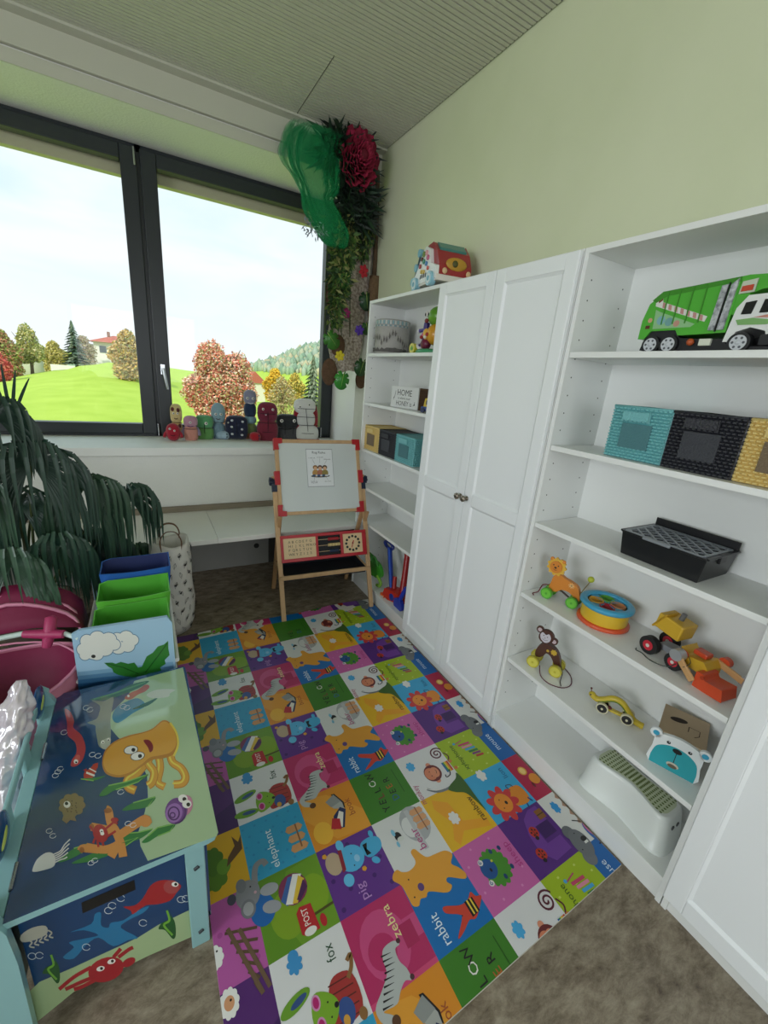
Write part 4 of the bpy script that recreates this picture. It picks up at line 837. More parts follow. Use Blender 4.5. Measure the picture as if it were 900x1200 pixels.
# ================= children's easel =================
RED=mat('#b01d28',.4,coat=.2); WD=mat('#c6a277',.6,noise=.15,nscale=5,stretch=(10,10,1)); WD2=mat('#b08a60',.6); NV=mat('#182238',.4)
EX,EY,ERZ=-.627,.389,-.064
ez=thing('easel','wooden children\'s easel with whiteboard, red corners, abacus and clock panel','easel',(EX,EY,0),ERZ)
K=.383; P3=lambda x,z,off=0:V((x,K*z+off,z))
for s in (-1,1):
    b=MB(WD); b.beam(P3(s*.307,.009),P3(s*.309,.885),.019,.03,up=(1,0,0)); b.build('front_leg',ez,.003)
    b=MB(WD2); b.beam((s*.284,.46,.009),(s*.288,.245,.64),.018,.028,up=(1,0,0)); b.build('rear_leg',ez,.003)
    b=MB(NV); c0=P3(s*.306,.855); b.cyl(c0+V((s*.004,0,0)),c0+V((s*.036,0,0)),.017,n=16)
    for k in range(6): a=k*PI/3; b.cyl(c0+V((s*.012,.02*math.cos(a),.02*math.sin(a))),c0+V((s*.034,.02*math.cos(a),.02*math.sin(a))),.0085,n=8)
    b.beam(P3(s*.309,.79),P3(s*.309,.86),.026,.036,up=(1,0,0)) ; b.build('knob',ez,.002)
    b=MB(WD2); b.beam(P3(s*.298,.585,-.02),P3(s*.305,.66,-.07),.016,.022,up=(1,0,0)); b.build('board_rest',ez,.003)
R0=Matrix.Translation(P3(0,.646,-.005))@Euler((-math.atan(K),0,0)).to_matrix().to_4x4()
HB=.500; WB=.294
def fr(m): b=MB(m); b.X=R0; return b
b=fr(WD); b.box(-WB,WB,-.012,.012,HB-.024,HB); b.build('frame_strip',ez,.002); b=fr(WD); b.box(-WB,WB,-.012,.012,0,.022); b.build('frame_strip',ez,.002)
for s in (-1,1): b=fr(WD); b.box(*sorted((s*WB,s*(WB-.024))),-.012,.012,.024,HB-.024); b.build('frame_strip',ez,.002)
b=fr(mat('#cdd3d1',.18,coat=.4)); b.box(-WB+.02,WB-.02,-.006,.004,.02,HB-.022); b.build('whiteboard',ez)
for s in (-1,1):
    for z0,z1 in ((0,1),(1,0)):
        zz=(lambda z:z) if z0==0 else (lambda z:HB-z)
        b=fr(RED); pl=[(s*(WB+.006),zz(-.006)),(s*(WB-.05),zz(-.006)),(s*(WB-.05),zz(.027)),(s*(WB-.022),zz(.03)),(s*(WB-.027),zz(.07)),(s*(WB+.006),zz(.07))]
        b.prism(pl,(0,0,0),(1,0,0),(0,0,1),.034); b.build('corner',ez,.006,3)
    b=fr(RED); b.box(*sorted((s*(WB+.014),s*(WB-.022))),-.018,.018,.20,.29); b.build('side_clamp',ez,.003)
# red learning panel
R1=Matrix.Translation(P3(0,.362,-.012))@Euler((-math.atan(K),0,0)).to_matrix().to_4x4()
b=MB(RED); b.X=R1; HP=.175
b.box(-.298,.298,-.010,.004,0,.022); b.box(-.298,.298,-.010,.004,HP-.02,HP)
for x0,x1 in ((-.298,-.282),(-.066,-.050),(.108,.126),(.268,.298)): b.box(x0,x1,-.010,.004,.022,HP-.02)
b.box(-.283,-.065,-.004,.002,.02,HP-.018); b.box(.125,.269,-.004,.002,.02,HP-.018); b.build('panel_frame',ez,.002)
def ep(u,v,h): return R1@V((u,-.0055-h,v))
b=MB(mat('#d8bd92',.5)); b.add([R1@V(q) for q in ((-.282,-.005,.022),(-.066,-.005,.022),(-.066,-.005,.155),(-.282,-.005,.155))],[(0,1,2,3)])
p=Paint(b,ep,rough=.5)
for r_,row in enumerate(('ABCDEFG','HIJKLMNO','PQRSTUV','WXYZ123')):
    for k,ch in enumerate(row): p.text(ch,-.250+.0235*k,.122-.027*r_,.024,'#2a2320')
b.build('alphabet_panel',ez)
b=MB(mat('#d8bd92',.5)); b.add([R1@V(q) for q in ((.126,-.005,.022),(.268,-.005,.022),(.268,-.005,.155),(.126,-.005,.155))],[(0,1,2,3)])
p=Paint(b,ep,rough=.5); 
for k in range(12): a=k*PI/6; p.circ(.197+.048*math.sin(a),.088+.048*math.cos(a),.009,'#1c2a24',n=12)
p.line([(.197,.088),(.189,.058)],.006,'#b01d28'); p.line([(.197,.088),(.205,.106)],.008,'#b01d28'); p.circ(.197,.088,.006,'#7a1016'); b.build('clock_face',ez)
b=MB(mat('#101418',.7)); b.X=R1; b.box(-.05,.108,.006,.010,.02,.157); b.build('abacus_backing',ez)
for k,(z,cols,st) in enumerate(((.130,['#a3262c']*7,.022),(.090,['#c8ae74','#d9c48a']*4,.020),(.050,['#22324f']*6,.030))):
    b=MB(mat('#b9a07a',.5)); b.X=R1; b.cyl((-.05,-.001,z),(.108,-.001,z),.0022,n=8); b.build('abacus_rod',ez)
    for i,cc in enumerate(cols): b=MB(mat(cc,.4)); b.X=R1; b.cyl((st+.0105*i,-.001,z),(st+.0095+.0105*i,-.001,z),.0105,n=14); b.build('abacus_bead',ez,.002)
# tray
b=MB(WD); b.box(-.318,.318,.085,.101,.255,.282); b.build('tray_rail',ez,.003)
b=MB(WD); b.box(-.29,.29,.35,.364,.262,.286); b.build('tray_rail',ez,.003)
for s in (-1,1): b=MB(WD); b.box(*sorted((s*.30,s*.287)),.101,.35,.258,.284); b.build('tray_side',ez,.002)
b=MB(mat('#14171f',.6)); b.box(-.286,.286,.103,.349,.238,.243); b.box(-.286,.286,.103,.107,.243,.28); b.box(-.286,.286,.345,.349,.243,.28); b.box(-.286,-.282,.107,.345,.243,.28); b.box(.282,.286,.107,.345,.243,.28); b.build('tray',ez)
# paper on the whiteboard
EM=Matrix.Translation((EX,EY,0))@Euler((0,0,ERZ)).to_matrix().to_4x4()@R0
b=MB(mat('#dfe2e3',.6)); 
def pp(u,v,h): return EM@V((u*1.07-.087,-.0068-h,v*1.05+.184)) - V((EX,EY,0))
b.add([pp(-.003,-.004,-.0003),pp(.171,-.004,-.0003),pp(.171,.242,-.0003),pp(-.003,.242,-.0003)],[(0,1,2,3)],mat('#8f9496',.6))
b.add([pp(0,0,0),pp(.168,0,0),pp(.168,.238,0),pp(0,.238,0)],[(0,1,2,3)])
p=Paint(b,pp,rough=.6,step=2e-5); p.text('Rug Rules',.036,.212,.022,'#17181a',width=.088)
for (x,y,t) in ((.012,.180,'I will sit'),(.066,.185,'on my spot'),(.112,.172,'listening'),(.018,.030,'hands to'),(.018,.021,'myself'),(.108,.028,'eyes watch')): p.text(t,x,y,.010,'#26282a',width=.042)
for q in ([(.035,.176),(.05,.145)],[(.085,.180),(.083,.15)],[(.13,.168),(.115,.145)],[(.04,.042),(.045,.06)],[(.13,.04),(.12,.058)]): p.line(q,.0012,'#44484a')
p.circ(.082,.066,.062,'#22282e',.009)
for x,cs,ch in ((.052,'#b3894a','#8a6436'),(.083,'#a86a50','#5a3a34'),(.114,'#8a7a40','#4a3c28')):
    p.circ(x,.085,.021,cs,.024); p.circ(x,.122,.016,ch,.015); p.circ(x,.116,.011,'#d3a884',.011); p.circ(x-.01,.07,.012,'#3a5270',.007); p.circ(x+.01,.07,.012,'#c9ccd0',.006)
tag(b.build('paper_sheet',None,loc=(EX,EY,0)),'white printed sheet with three cartoon children stuck on the whiteboard','paper')
# ================= knitted dolls on the sill =================
def knit(c): return mat(c,.95,bump=.6,bscale=160,sheen=.3)
def doll(label,x0,x1,pt_,pb,segs,eyes=None,mouth=None,grid=None,lean=0,flat=.6,arms=None,pw=.7,dots=None,extra=None):
    q=at((x0+x1)/2,pb,'z',ZS); Y=min(q.y,1.74); a=at(x0,pb-6,'y',Y); c=at(x1,pb-6,'y',Y); tp=at((x0+x1)/2,pt_,'y',Y)
    w=c.x-a.x; h=tp.z-ZS; o=thing('knitted_doll',label,'doll',((a.x+c.x)/2,Y,ZS),math.radians(-8),group='knitted dolls along the window sill')
    tot=sum(s[1] for s in segs); z=0
    for i,(cc,hh,ww) in enumerate(segs):
        H=h*hh/tot; m=MB(knit(cc)); m.ell((lean*h*(z+H/2)/h,0,z+H/2),(w*ww/2,w*flat/2*min(1,ww),H*.62 if len(segs)>1 else H/2),n=20,k=14,pw=pw); m.build('knitted_body',o); z+=H
    ln=mat('#15151a',.8); fy=lambda x,zz:-(w*flat/2)*1.02
    if grid:
        nx,nz=grid; m=MB(ln)
        for k in range(1,nx): m.tube([(w*(k/nx-.5)*.96+lean*h*t,-(w*flat/2)*(1.0-.5*abs(2*t-1)**3)-.001,h*t) for t in [i/10 for i in range(11)]],.0022,n=6)
        for k in range(1,nz):
            t=k/nz; m.tube([(w*u+lean*h*t,-(w*flat/2)*(1-abs(2*u)**3*.9)-.001,h*t) for u in [-.5+i/10 for i in range(11)]],.0022,n=6)
        m.build('yarn_lines',o)
    if eyes:
        for (u,v,r) in eyes:
            m=MB(mat('#e9e6df',.7)); m.ell((w*u+lean*h*v,-w*flat/2*.98,h*v),(r,.004,r),n=12); m.ell((w*u+lean*h*v+r*.1,-w*flat/2*.98-.003,h*v),(r*.5,.003,r*.5),mat('#17161a',.4),n=8); m.build('eye',o)
    if mouth: u,v,l_,cc=mouth; m=MB(mat(cc,.8)); m.tube([(w*(u-l_)+lean*h*v,-w*flat/2*1.0-.002,h*v+.003),(w*u+lean*h*v,-w*flat/2*1.02-.003,h*v-.003),(w*(u+l_)+lean*h*v,-w*flat/2*1.0-.002,h*v+.003)],.003,n=6); m.build('mouth',o)
    if arms:
        for s in (-1,1): m=MB(knit(arms)); m.tube([(s*w*.40,0,h*.55),(s*w*.56,-.01,h*.38),(s*w*.58,-.02,h*.22)],[.010,.011,.012],n=8); m.build('arm',o)
    if dots:
        for (u,v) in dots: m=MB(knit('#c9ccd2')); m.ell((w*u,-w*flat/2*(1-.7*abs(2*u)**3),h*v),(.011,.006,.009),n=10); m.build('spot',o)
    if extra: extra(o,w,h)
    return o
doll('small round crimson knitted doll at the left end of the sill row',194.5,212,496,516.5,[('#a3122c',1,1)],[(-.18,.72,.008),(.12,.62,.007)],(0,.35,.15,'#4a0612'),arms='#a3122c',flat=.85,pw=.9)
doll('cream knitted doll with dark brown patches standing behind the crimson one',200.5,214.5,475.5,510,[('#c9a46c',1,.95),('#d2bc84',.95,1)],[(-.18,.78,.008),(.16,.78,.008)],(0,.62,.14,'#4a2418'),grid=(1,2),flat=.8,dots=None,extra=lambda o,w,h:[ (lambda m:m.build('patch',o))(MB(knit('#5a2622')).ell((w*u,-w*.36,h*v),(.012,.008,.016),n=10)) for u,v in ((-.25,.9),(.2,.88),(.28,.4),(.0,.30),(-.3,.35))])
doll('pink and salmon knitted doll with a lilac face band',215.5,232.5,488.5,515.5,[('#c98a7c',1.4,1),('#b98a9c',1,.98)],[(0,.78,.009)],(0,.62,.2,'#5a3a6a'),grid=(1,2),arms='#8c7f9c',flat=.8)
doll('green knitted doll with one pale eye between the pink and the grey-blue dolls',229.5,250.5,488,514,[('#5f9450',1.1,1),('#5a9c68',1,1)],[(.1,.72,.012)],None,grid=(2,2),flat=.7,pw=.6)
doll('tall grey-blue knitted doll with round head behind the pale blue one',248,264.5,474.5,511,[('#6f8a9a',1,.95),('#8aa6b2',1.15,1)],[(-.16,.74,.010),(.2,.74,.010)],(0,.6,.15,'#4a2a2c'),grid=(1,2),flat=.8,pw=.85)
doll('navy knitted doll covered with pale dots',264,290.5,487,514.5,[('#161d38',1,1)],[(-.36,.72,.006)],None,grid=(2,1),flat=.6,pw=.55,dots=[(-.2,.82),(.25,.78),(-.22,.55),(.22,.46),(-.2,.25),(.22,.22),(.38,.6)])
doll('tallest knitted doll of stacked bands with a lilac grinning head',286,300.5,458.5,513,[('#8f5a3a',.6,1.0),('#6a7a4a',1,1.0),('#7a9aa6',.7,1),('#172c4a',1.3,.98),('#8a8aa0',1.2,1)],[(-.2,.86,.011),(.22,.86,.011)],(.03,.76,.22,'#e6e4e0'),flat=.85,pw=.8)
doll('large maroon knitted doll with a black yarn grid',301,325.5,473.5,516,[('#7c2238',1.05,1),('#76203a',.9,.93)],[(-.22,.87,.010),(.22,.87,.010)],(-.1,.72,.03,'#e0d8dc'),grid=(2,4),flat=.55,pw=.7)
doll('squat charcoal knitted doll with square white eyes and black mouth',323.5,351.5,487,515,[('#4a4a4e',1,1),('#26282c',.9,1)],[(-.3,.80,.014),(.2,.82,.014)],(-.15,.47,.25,'#0c0c0e'),grid=(3,2),flat=.5,pw=.55)
doll('bent white knitted doll with black grid and a red edging at the right end',348,373.5,469,516.5,[('#d9d8d4',1.1,1),('#d4d3d0',1,.8),('#dcdad6',.9,.95)],[(-.25,.84,.013),(.15,.90,.013)],None,grid=(2,5),flat=.5,lean=-.12,pw=.75,extra=lambda o,w,h:(MB(knit('#8e1226')).ell((-.02,.022,h*.5),(w*.55,w*.18,h*.53),n=20,pw=.8).ell((0,0,.012),(w*.52,w*.27,.014),n=16,pw=.8).build('red_backing',o)))
def lying(label,px,py,cols,L_,r,rz,fc):
    q=at(px,py,'z',ZS+r); o=thing('knitted_doll',label,'doll',(q.x,q.y,ZS),rz,group='knitted dolls along the window sill')
    m=MB(knit(cols[0])); m.ell((0,0,r),(L_,r*1.1,r),n=20,k=14,pw=.85); m.build('knitted_body',o)
    m=MB(knit(cols[1])); m.ell((L_*.35,-r*.3,r*.95),(L_*.55,r*.95,r*.93),n=18,k=12,pw=.85); m.build('head',o)
    for s in (-1,1): m=MB(mat(fc,.6)); m.ell((L_*.62,-r*1.05,r*(1+.3*s)),(r*.2,r*.12,r*.25),n=10); m.build('eye',o)
lying('pale blue knitted doll lying in front of the tall grey-blue one',261.5,509.5,('#9db6c6','#a4bccc'),.056,.034,math.radians(-20),'#2c3a50')
lying('bright red knitted doll with a navy face patch lying in front of the maroon one',299,511.5,('#b01426','#a81224'),.045,.036,math.radians(-10),'#1a2050')
# ================= jungle decoration in the corner =================
def pA(px,py,y=1.28): return at(px,py,'y',y)
tul=bpy.data.materials.new('green_tulle'); tul.use_nodes=True; pb=tul.node_tree.nodes['Principled BSDF']; pb.inputs['Base Color'].default_value=hexc('#12a05c'); pb.inputs['Roughness'].default_value=.8; pb.inputs['Alpha'].default_value=.22
o=thing('tulle_drape','translucent bright green tulle bunched at the ceiling corner','fabric',tuple(pA(372,190,1.2)))
L0=V(o.location); rr=random.Random(11)
for k in range(3):
    m=MB(tul); n=110; rows=[(150,372,30,.0),(165,366,34,1),(190,362,32,1),(212,368,26,1),(226,368,19,1),(245,375,22,1),(265,384,22,1),(283,389,14,1),(286,389,3,1)]
    rows=smooth_pts([tuple(map(float,r_)) for r_ in rows],False,5)
    vs=[]
    for py,pxc,w_,_ in rows:
        c0=pA(pxc+3,py+4,1.17+.03*k); sc=w_*.0053
        for j in range(n): a=2*PI*j/n; f=(.92+.24*abs(math.sin(11*a+k+.6*math.sin(py*.06)))+.14*noise(V((2*math.cos(a),2*math.sin(a),py*.05+k)))+.04*rr.random())*(1-.22*k); vs.append(c0+V((sc*f*math.cos(a),sc*.42*f*math.sin(a),0))-L0)
    m.add(vs,[(i*n+j,i*n+(j+1)%n,(i+1)*n+(j+1)%n,(i+1)*n+j) for i in range(len(rows)-1) for j in range(n)],None,True); m.build('tulle_layer',o)
# paper flower
c0=pA(421,186,1.12); c0.z=min(c0.z,2.90); o=thing('paper_flower','big dark pink tissue-paper flower high in the corner','flower',tuple(c0))
for k in range(9):
    m=MB(mat(('#8e1636','#a31c44','#7a0f2c')[k%3],.8)); R=.036+.0125*k; n=40; vs=[]
    for q in range(2):
        for j in range(n): a=2*PI*j/n; f=R*(.62+.5*q)*(1+.09*math.sin(9*a+k*1.7)); vs.append((f*.92*math.cos(a),-.10+.013*k+(.02 if q else .05)+.018*math.sin(17*a+k)-(.055 if q else 0)+.03,f*1.12*math.sin(a)))
    m.add(vs,[(j,(j+1)%n,n+(j+1)%n,n+j) for j in range(n)],None,True); m.build('petal_ring',o,solid=.0015)
m=MB(mat('#6a0c26',.8)); m.ell((0,-.07,0),(.03,.02,.034),n=14); m.build('flower_centre',o)
# hanging vine garland and what is tied to it
o=thing('hanging_garland','hanging garland of dark artificial palm fronds, vines and monstera leaves beside the window','garland',tuple(pA(415,260)))
L0=V(o.location)
def cloudp(name,spec,cols,seed,elong=4.0):
    rr=random.Random(seed); ms=[mat(c,.6) for c in cols]; m=MB()
    for (px,py,y,rx,rz,n,ls) in spec:
        c=pA(px,py,y)-L0
        for _ in range(n):
            a=rr.random()*2*PI; r=rr.random()**.5; p=c+V((rx*r*math.cos(a),rr.uniform(-.05,.05),rz*r*math.sin(a)))
            d=V((rr.gauss(0,.8),rr.gauss(-.3,.5),rr.gauss(-.5,.7))).normalized(); s=d.cross(V((0,1,.3))).normalized(); l=ls*rr.uniform(.6,1.3); w_=l/elong
            m.add([p,p+d*l*.5+s*w_,p+d*l,p+d*l*.5-s*w_],[(0,1,2,3)],rr.choice(ms))
    m.build(name,o)
cloudp('dark_palm_leaves',[(402,178,1.22,.12,.09,700,.17),(415,235,1.24,.11,.16,800,.14),(430,255,1.27,.05,.14,260,.09)],['#0f2216','#142c1c','#0b1a12','#1c3a22'],1,16)
cloudp('vine_leaves',[(402,285,1.24,.08,.16,800,.06),(397,330,1.24,.065,.17,700,.055),(394,365,1.22,.05,.10,260,.05),(425,275,1.27,.06,.15,380,.05)],['#2c4a1e','#4a6a2a','#6a7a3a','#1f3a1a','#8a8a52','#3a5a26'],2,7)
cloudp('grey_sprig',[(367,268,1.2,.08,.05,70,.035)],['#8a8f9c','#9aa0a8'],3,7)
for px in (383,392,402,412): 
    m=MB(mat('#3c4a22',.8)); a=pA(px+14,200)-L0; c=pA(px,300)-L0; e_=pA(px-2,395)-L0; m.tube(smooth_pts([tuple(a),tuple(c),tuple(e_)],False),.004,n=5); m.build('vine_stem',o)
# bark and pebble sheet behind
m=MB(mat('#d8cbc0',.95,noise=.6,nscale=55,col2='#7a675c',bump=.8,bscale=60)); PL0=[pA(x_,y_,1.325)-L0 for x_,y_ in ((398,250),(440,240),(436,300),(432,345),(428,350),(424,400),(418,436),(409,434),(396,438),(388,425),(384,400),(388,360),(392,300))]
m.prism([(p_.x,p_.z) for p_ in PL0],(0,PL0[0].y,0),(1,0,0),(0,0,1),.015); m.build('bark_sheet',o)
for px,py,rx,rz in ((386,436,.065,.10),(388,345,.05,.09),(396,405,.06,.08),(423,445,.05,.07)):
    m=MB(mat('#6b4f3c',.95,noise=.4,nscale=30,bump=.8,bscale=50)); m.ell(pA(px,py,1.29)-L0,(rx,.012,rz),n=18); m.build('bark_disc',o)
def monstera(px,py,y,R,rot,col,yaw=0):
    P_=[]; N=46
    for k in range(N):
        a=2*PI*k/N; r=R*(.62+.38*math.cos(a/2)**2*1.0)*(1-(.35 if (k%6==3 and 5<k<41) else 0)); r*= .55 if abs(a-PI)<.14 else 1
        P_.append((r*math.sin(a)*.85,r*math.cos(a)))
    m=MB(mat(col,.4,coat=.3)); c=pA(px,py,y)-L0; E_=Euler((0,rot,yaw)).to_matrix(); cc=[(0,0)]
    vs=[c+E_@V((x,-.018*abs(x/R)*0+.03*(x/R)**2*R*8*.3,z)) for x,z in P_]+[c+E_@V((0,-.012,0))]
    m.add(vs,[(k,(k+1)%N,N) for k in range(N)],None,True); m.add([c+E_@V((-.002,-.015,-R*.5)),c+E_@V((.002,-.015,-R*.5)),c+E_@V((0,-.013,R*.8))],[(0,1,2)],mat('#a9c46a',.6)); m.build('monstera_leaf',o,solid=.002)
monstera(387,396,1.2,.088,2.4,'#3a7a28'); monstera(401,443,1.18,.088,3.3,'#2f8a2a'); monstera(393,379,1.24,.06,1.0,'#2a5a24'); monstera(429,350,1.26,.085,3.0,'#1f4426'); monstera(424,428,1.22,.085,3.4,'#1f4a20'); monstera(429,383,1.25,.06,2.9,'#2a5a26'); monstera(404,325,1.2,.07,3.4,'#2a6a28')
for px,py,c in ((426,318,'#a81426'),(405,367,'#8e1c5e'),(421,387,'#5a36a8'),(398,417,'#d9c42a')):
    m=MB(mat(c,.7)); q=pA(px,py,1.2)-L0
    for k in range(6): a=k*PI/3+.3; m.ell(q+V((.02*math.cos(a),-.004,.02*math.sin(a)*(1.3 if px==426 else 1))),(.020,.006,.014),n=10,rot=(0,-a,0))
    m.build('flower',o)
o=thing('coir_pole','brown moss pole with a coir-wrapped foot standing in the corner on the bookcase side','pole',tuple(pA(438,260,1.27)))
L0=V(o.location)
m=MB(mat('#5a4632',.9,bump=.4,bscale=40)); m.tube([pA(443,200,1.30)-L0,pA(440,300,1.29)-L0,pA(437,345,1.28)-L0],[.014,.016,.017],n=10); m.build('stick',o)
m=MB(mat('#7a6046',.95,bump=1,bscale=90,noise=.3,nscale=60)); m.tube([pA(439,324,1.27)-L0,pA(438,352,1.27)-L0,pA(436,420,1.27)-L0],[.042,.046,.042],n=18); m.build('coir_wrap',o)
for px in (442,433): m=MB(mat('#b8b2a4',.5,noise=.5,nscale=70,bump=.5)); m.tube([pA(px,235,1.29)-L0,pA(px,330,1.29)-L0],.009,n=8); m.build('bead_string',o)
# ================= things on the shelves =================
def pxx(px,py,x): return at(px,py,'x',x)
FX=(0,-1,0); UZ=(0,0,1)
def facep(x0,y0,z0): return lambda u,v,h:V((x0-h,y0-u,z0+v))
# ---- woven baskets ----
BK_={}
def basket(kind,label,y,z,x,w,h,dp,group,rz=0):
    cols={'teal':('#74b7ba','#4a7a80'),'charcoal':('#2b2c33','#3a3c42'),'yellow':('#dcc27a','#75654e')}[kind]
    if kind in BK_: o=copy_tree(BK_[kind]); o.location=(x,y,z); o.rotation_euler=(0,0,rz); tag(o,label,'basket',group); o.scale=(dp/.20,w/.185,h/.165); return o
    o=thing('woven_basket',label,'basket',(x,y,z),rz,group); BK_[kind]=o; w,h,dp=.185,.165,.20
    m=MB(mat(cols[0],.55,coat=.15)); 
    def side(o_,ux,L_):
        ux=V(ux); nrm=ux.cross(V(UZ)); nc=int(L_/.0135); nr=17
        for r in range(nr):
            for c in range(-1,nc+1):
                a=max(0,(c+.5*(r%2))/nc); e_=min(1,(c+1+.5*(r%2))/nc)
                if e_<=a: continue
                z0,z1=h*r/nr,h*(r+1)/nr; A=V(o_)+ux*L_*a; B_=V(o_)+ux*L_*e_; mid=(A+B_)/2+nrm*.0065; g=0; dz=(z1-z0)*.08
                vs=[A+V((0,0,z0)),B_+V((0,0,z0)),B_+V((0,0,z1)),A+V((0,0,z1)),mid-(B_-A)*.26+V((0,0,(z0*.7+z1*.3))),mid+(B_-A)*.26+V((0,0,(z0*.7+z1*.3))),mid+(B_-A)*.26+V((0,0,(z0*.3+z1*.7))),mid-(B_-A)*.26+V((0,0,(z0*.3+z1*.7)))]
                m.add(vs,[(0,1,5,4),(1,2,6,5),(2,3,7,6),(3,0,4,7),(4,5,6,7)])
    side((-dp/2,w/2,0),(0,-1,0),w); side((-dp/2,-w/2,0),(1,0,0),dp); side((dp/2,-w/2,0),(0,1,0),w); side((dp/2,w/2,0),(-1,0,0),dp); m.build('woven_sides',o)
    m=MB(mat(cols[0],.6)); m.box(-dp/2,dp/2,-w/2,w/2,0,.004); m.build('base',o)
    m=MB(mat(cols[0],.6,bump=.5,bscale=120)); m.box(-dp/2+.002,dp/2-.002,-w/2+.002,w/2-.002,h-.006,h-.001); 
    for q in ([(-dp/2,-w/2,h),(-dp/2,w/2,h),(dp/2,w/2,h),(dp/2,-w/2,h),(-dp/2,-w/2,h)],): m.tube(q,.005,n=6)
    m.build('lid',o)
    m=MB(mat(cols[1],.75,bump=.4,bscale=200)); m.box(-dp/2-.0100,-dp/2-.003,-.046,.050,.036,.114); m.build('label_panel',o,.001)
    m=MB(mat(cols[0],.55,bump=.5,bscale=150)); m.box(-dp/2-.0125,-dp/2-.003,-.035,.055,h-.042,h-.014); m.tube([(-dp/2-.012,-.035,h-.042),(-dp/2-.013,-.033,h-.012)],.003,n=6); m.build('pull_strap',o,.002)
    return o
basket('teal','teal woven basket under the garbage truck, leftmost on its shelf',-1.104,1.361,-.133,.182,.176,.20,'woven baskets on the right bookcase')
basket('charcoal','charcoal woven basket between the teal and the yellow ones on the right bookcase',-1.2925,1.361,-.133,.185,.176,.20,'woven baskets on the right bookcase')
basket('yellow','yellow woven basket cut by the right edge of the picture',-1.485,1.361,-.133,.186,.176,.20,'woven baskets on the right bookcase')
basket('yellow','small-looking yellow woven basket at the left end of the corner bookcase shelf',.682,1.064,-.148,.198,.163,.21,'woven baskets on the corner bookcase')
basket('charcoal','dark grey woven basket in the middle of the corner bookcase shelf',.468,1.064,-.148,.20,.160,.21,'woven baskets on the corner bookcase')
basket('teal','teal woven basket at the right end of the corner bookcase shelf',.245,1.064,-.148,.205,.163,.21,'woven baskets on the corner bookcase')
# ---- green garbage truck ----
o=thing('garbage_truck','big green and white toy garbage truck on the top shelf of the right bookcase','toy truck',(-.13,-1.005,1.692))
G1=mat('#4fae34',.35,coat=.3); G2=mat('#3c8a22',.35,coat=.3); WH=mat('#e6e8e6',.3,coat=.3); BLK=mat('#15161a',.5); SLV=mat('#c3c6ca',.35)
Y=lambda u:-u    # u runs to the right in view
def pr_(m,poly,x0,x1): m.prism(poly,((x0+x1)/2,0,0),FX,UZ,abs(x1-x0)); return m
D=.065
m=MB(G1); pr_(m,[(0,.045),(.0,.10),(.012,.148),(.045,.176),(.245,.190),(.245,.055),(.12,.052),(.11,.068),(.035,.068),(.02,.045)],-D,D); m.build('body',o,.004)
m=MB(G2)
for u in (.062,.095,.130,.165): pr_(m,[(u,.085),(u+.003,.085),(u+.003,.177+.07*(u-.045)),(u,.177+.07*(u-.045))],-D-.003,D+.003)
pr_(m,[(.018,.158),(.045,.180),(.245,.194),(.245,.182),(.06,.166),(.032,.150)],-D-.001,D+.001); m.build('ribs',o)
m=MB(G1); pr_(m,[(.235,.10),(.235,.194),(.262,.196),(.32,.192),(.37,.176),(.37,.162),(.30,.158),(.275,.15),(.275,.10)],-D+.002,D-.002); m.build('front_hopper',o,.004)
for u in (.200,.222): m=MB(mat('#d0d3d6',.4,0,noise=.6,nscale=90,col2='#6a6e74')); pr_(m,[(u,.062),(u+.016,.062),(u+.020,.178+.012*(u>.21)),(u+.005,.176)],-D-.005,-D); m.build('ladder_strip',o,.001)
m=MB(BLK); pr_(m,[(.217,.058),(.220,.058),(.224,.182),(.221,.182)],-D-.0056,-D); m.build('strip_seam',o)
# white cab
m=MB(WH); pr_(m,[(.245,.030),(.255,.115),(.275,.145),(.40,.147),(.43,.135),(.45,.09),(.45,.03),(.345,.03),(.335,.055),(.30,.065),(.27,.055),(.262,.03)],-D-.002,D+.002); m.build('cab',o,.005)
for P_ in ([(.270,.098),(.274,.127),(.298,.130),(.293,.098)],[(.310,.099),(.314,.131),(.343,.132),(.338,.099)],[(.357,.10),(.361,.133),(.395,.134),(.412,.10)]): m=MB(mat('#14171c',.15,coat=.5)); pr_(m,P_,-D-.0045,-D); m.build('window',o,.001)
m=MB(BLK); pr_(m,[(.01,.012),(.02,.05),(.04,.072),(.105,.072),(.125,.045),(.24,.038),(.26,.018),(.45,.018),(.45,.010),(.02,.010)],-D+.006,D-.006); pr_(m,[(.33,.02),(.33,.045),(.39,.05),(.39,.02)],-D-.006,D); m.build('chassis',o,.002)
m=MB(mat('#d9dccb',.5)); pr_(m,[(.185,.022),(.215,.022),(.215,.040),(.185,.040)],-D-.002,-D+.01); m.build('number_plate',o,.001)
m=MB(mat('#b8552a',.4)); m.ell((-D-.003,-.163,.032),(.010,.010,.010)); m.build('side_lamp',o)
for u in (.048,.102,.285,):
    m=MB(BLK); m.tube([(-D-.006,-u,.027),(-D+.022,-u,.027)],.027,n=28); wl=m.build('wheel',o)
    m=MB(mat('#c9ccd2',.3,coat=.4)); m.tube([(-D-.008,-u,.027),(-D-.004,-u,.027)],.0195,n=24); m.ell((-D-.008,-u,.027),(.004,.006,.006))
    for k in range(6): a=k*PI/3; m.tube([(-D-.0083,-u-.013*math.cos(a),.027+.013*math.sin(a)),(-D-.0079,-u-.013*math.cos(a),.027+.013*math.sin(a))],.0034,mat('#5a5d64',.4),n=10)
    m.build('rim',wl)
    m=MB(BLK); m.tube([(D-.022,-u,.027),(D+.004,-u,.027)],.027,n=20); m.build('wheel',o)
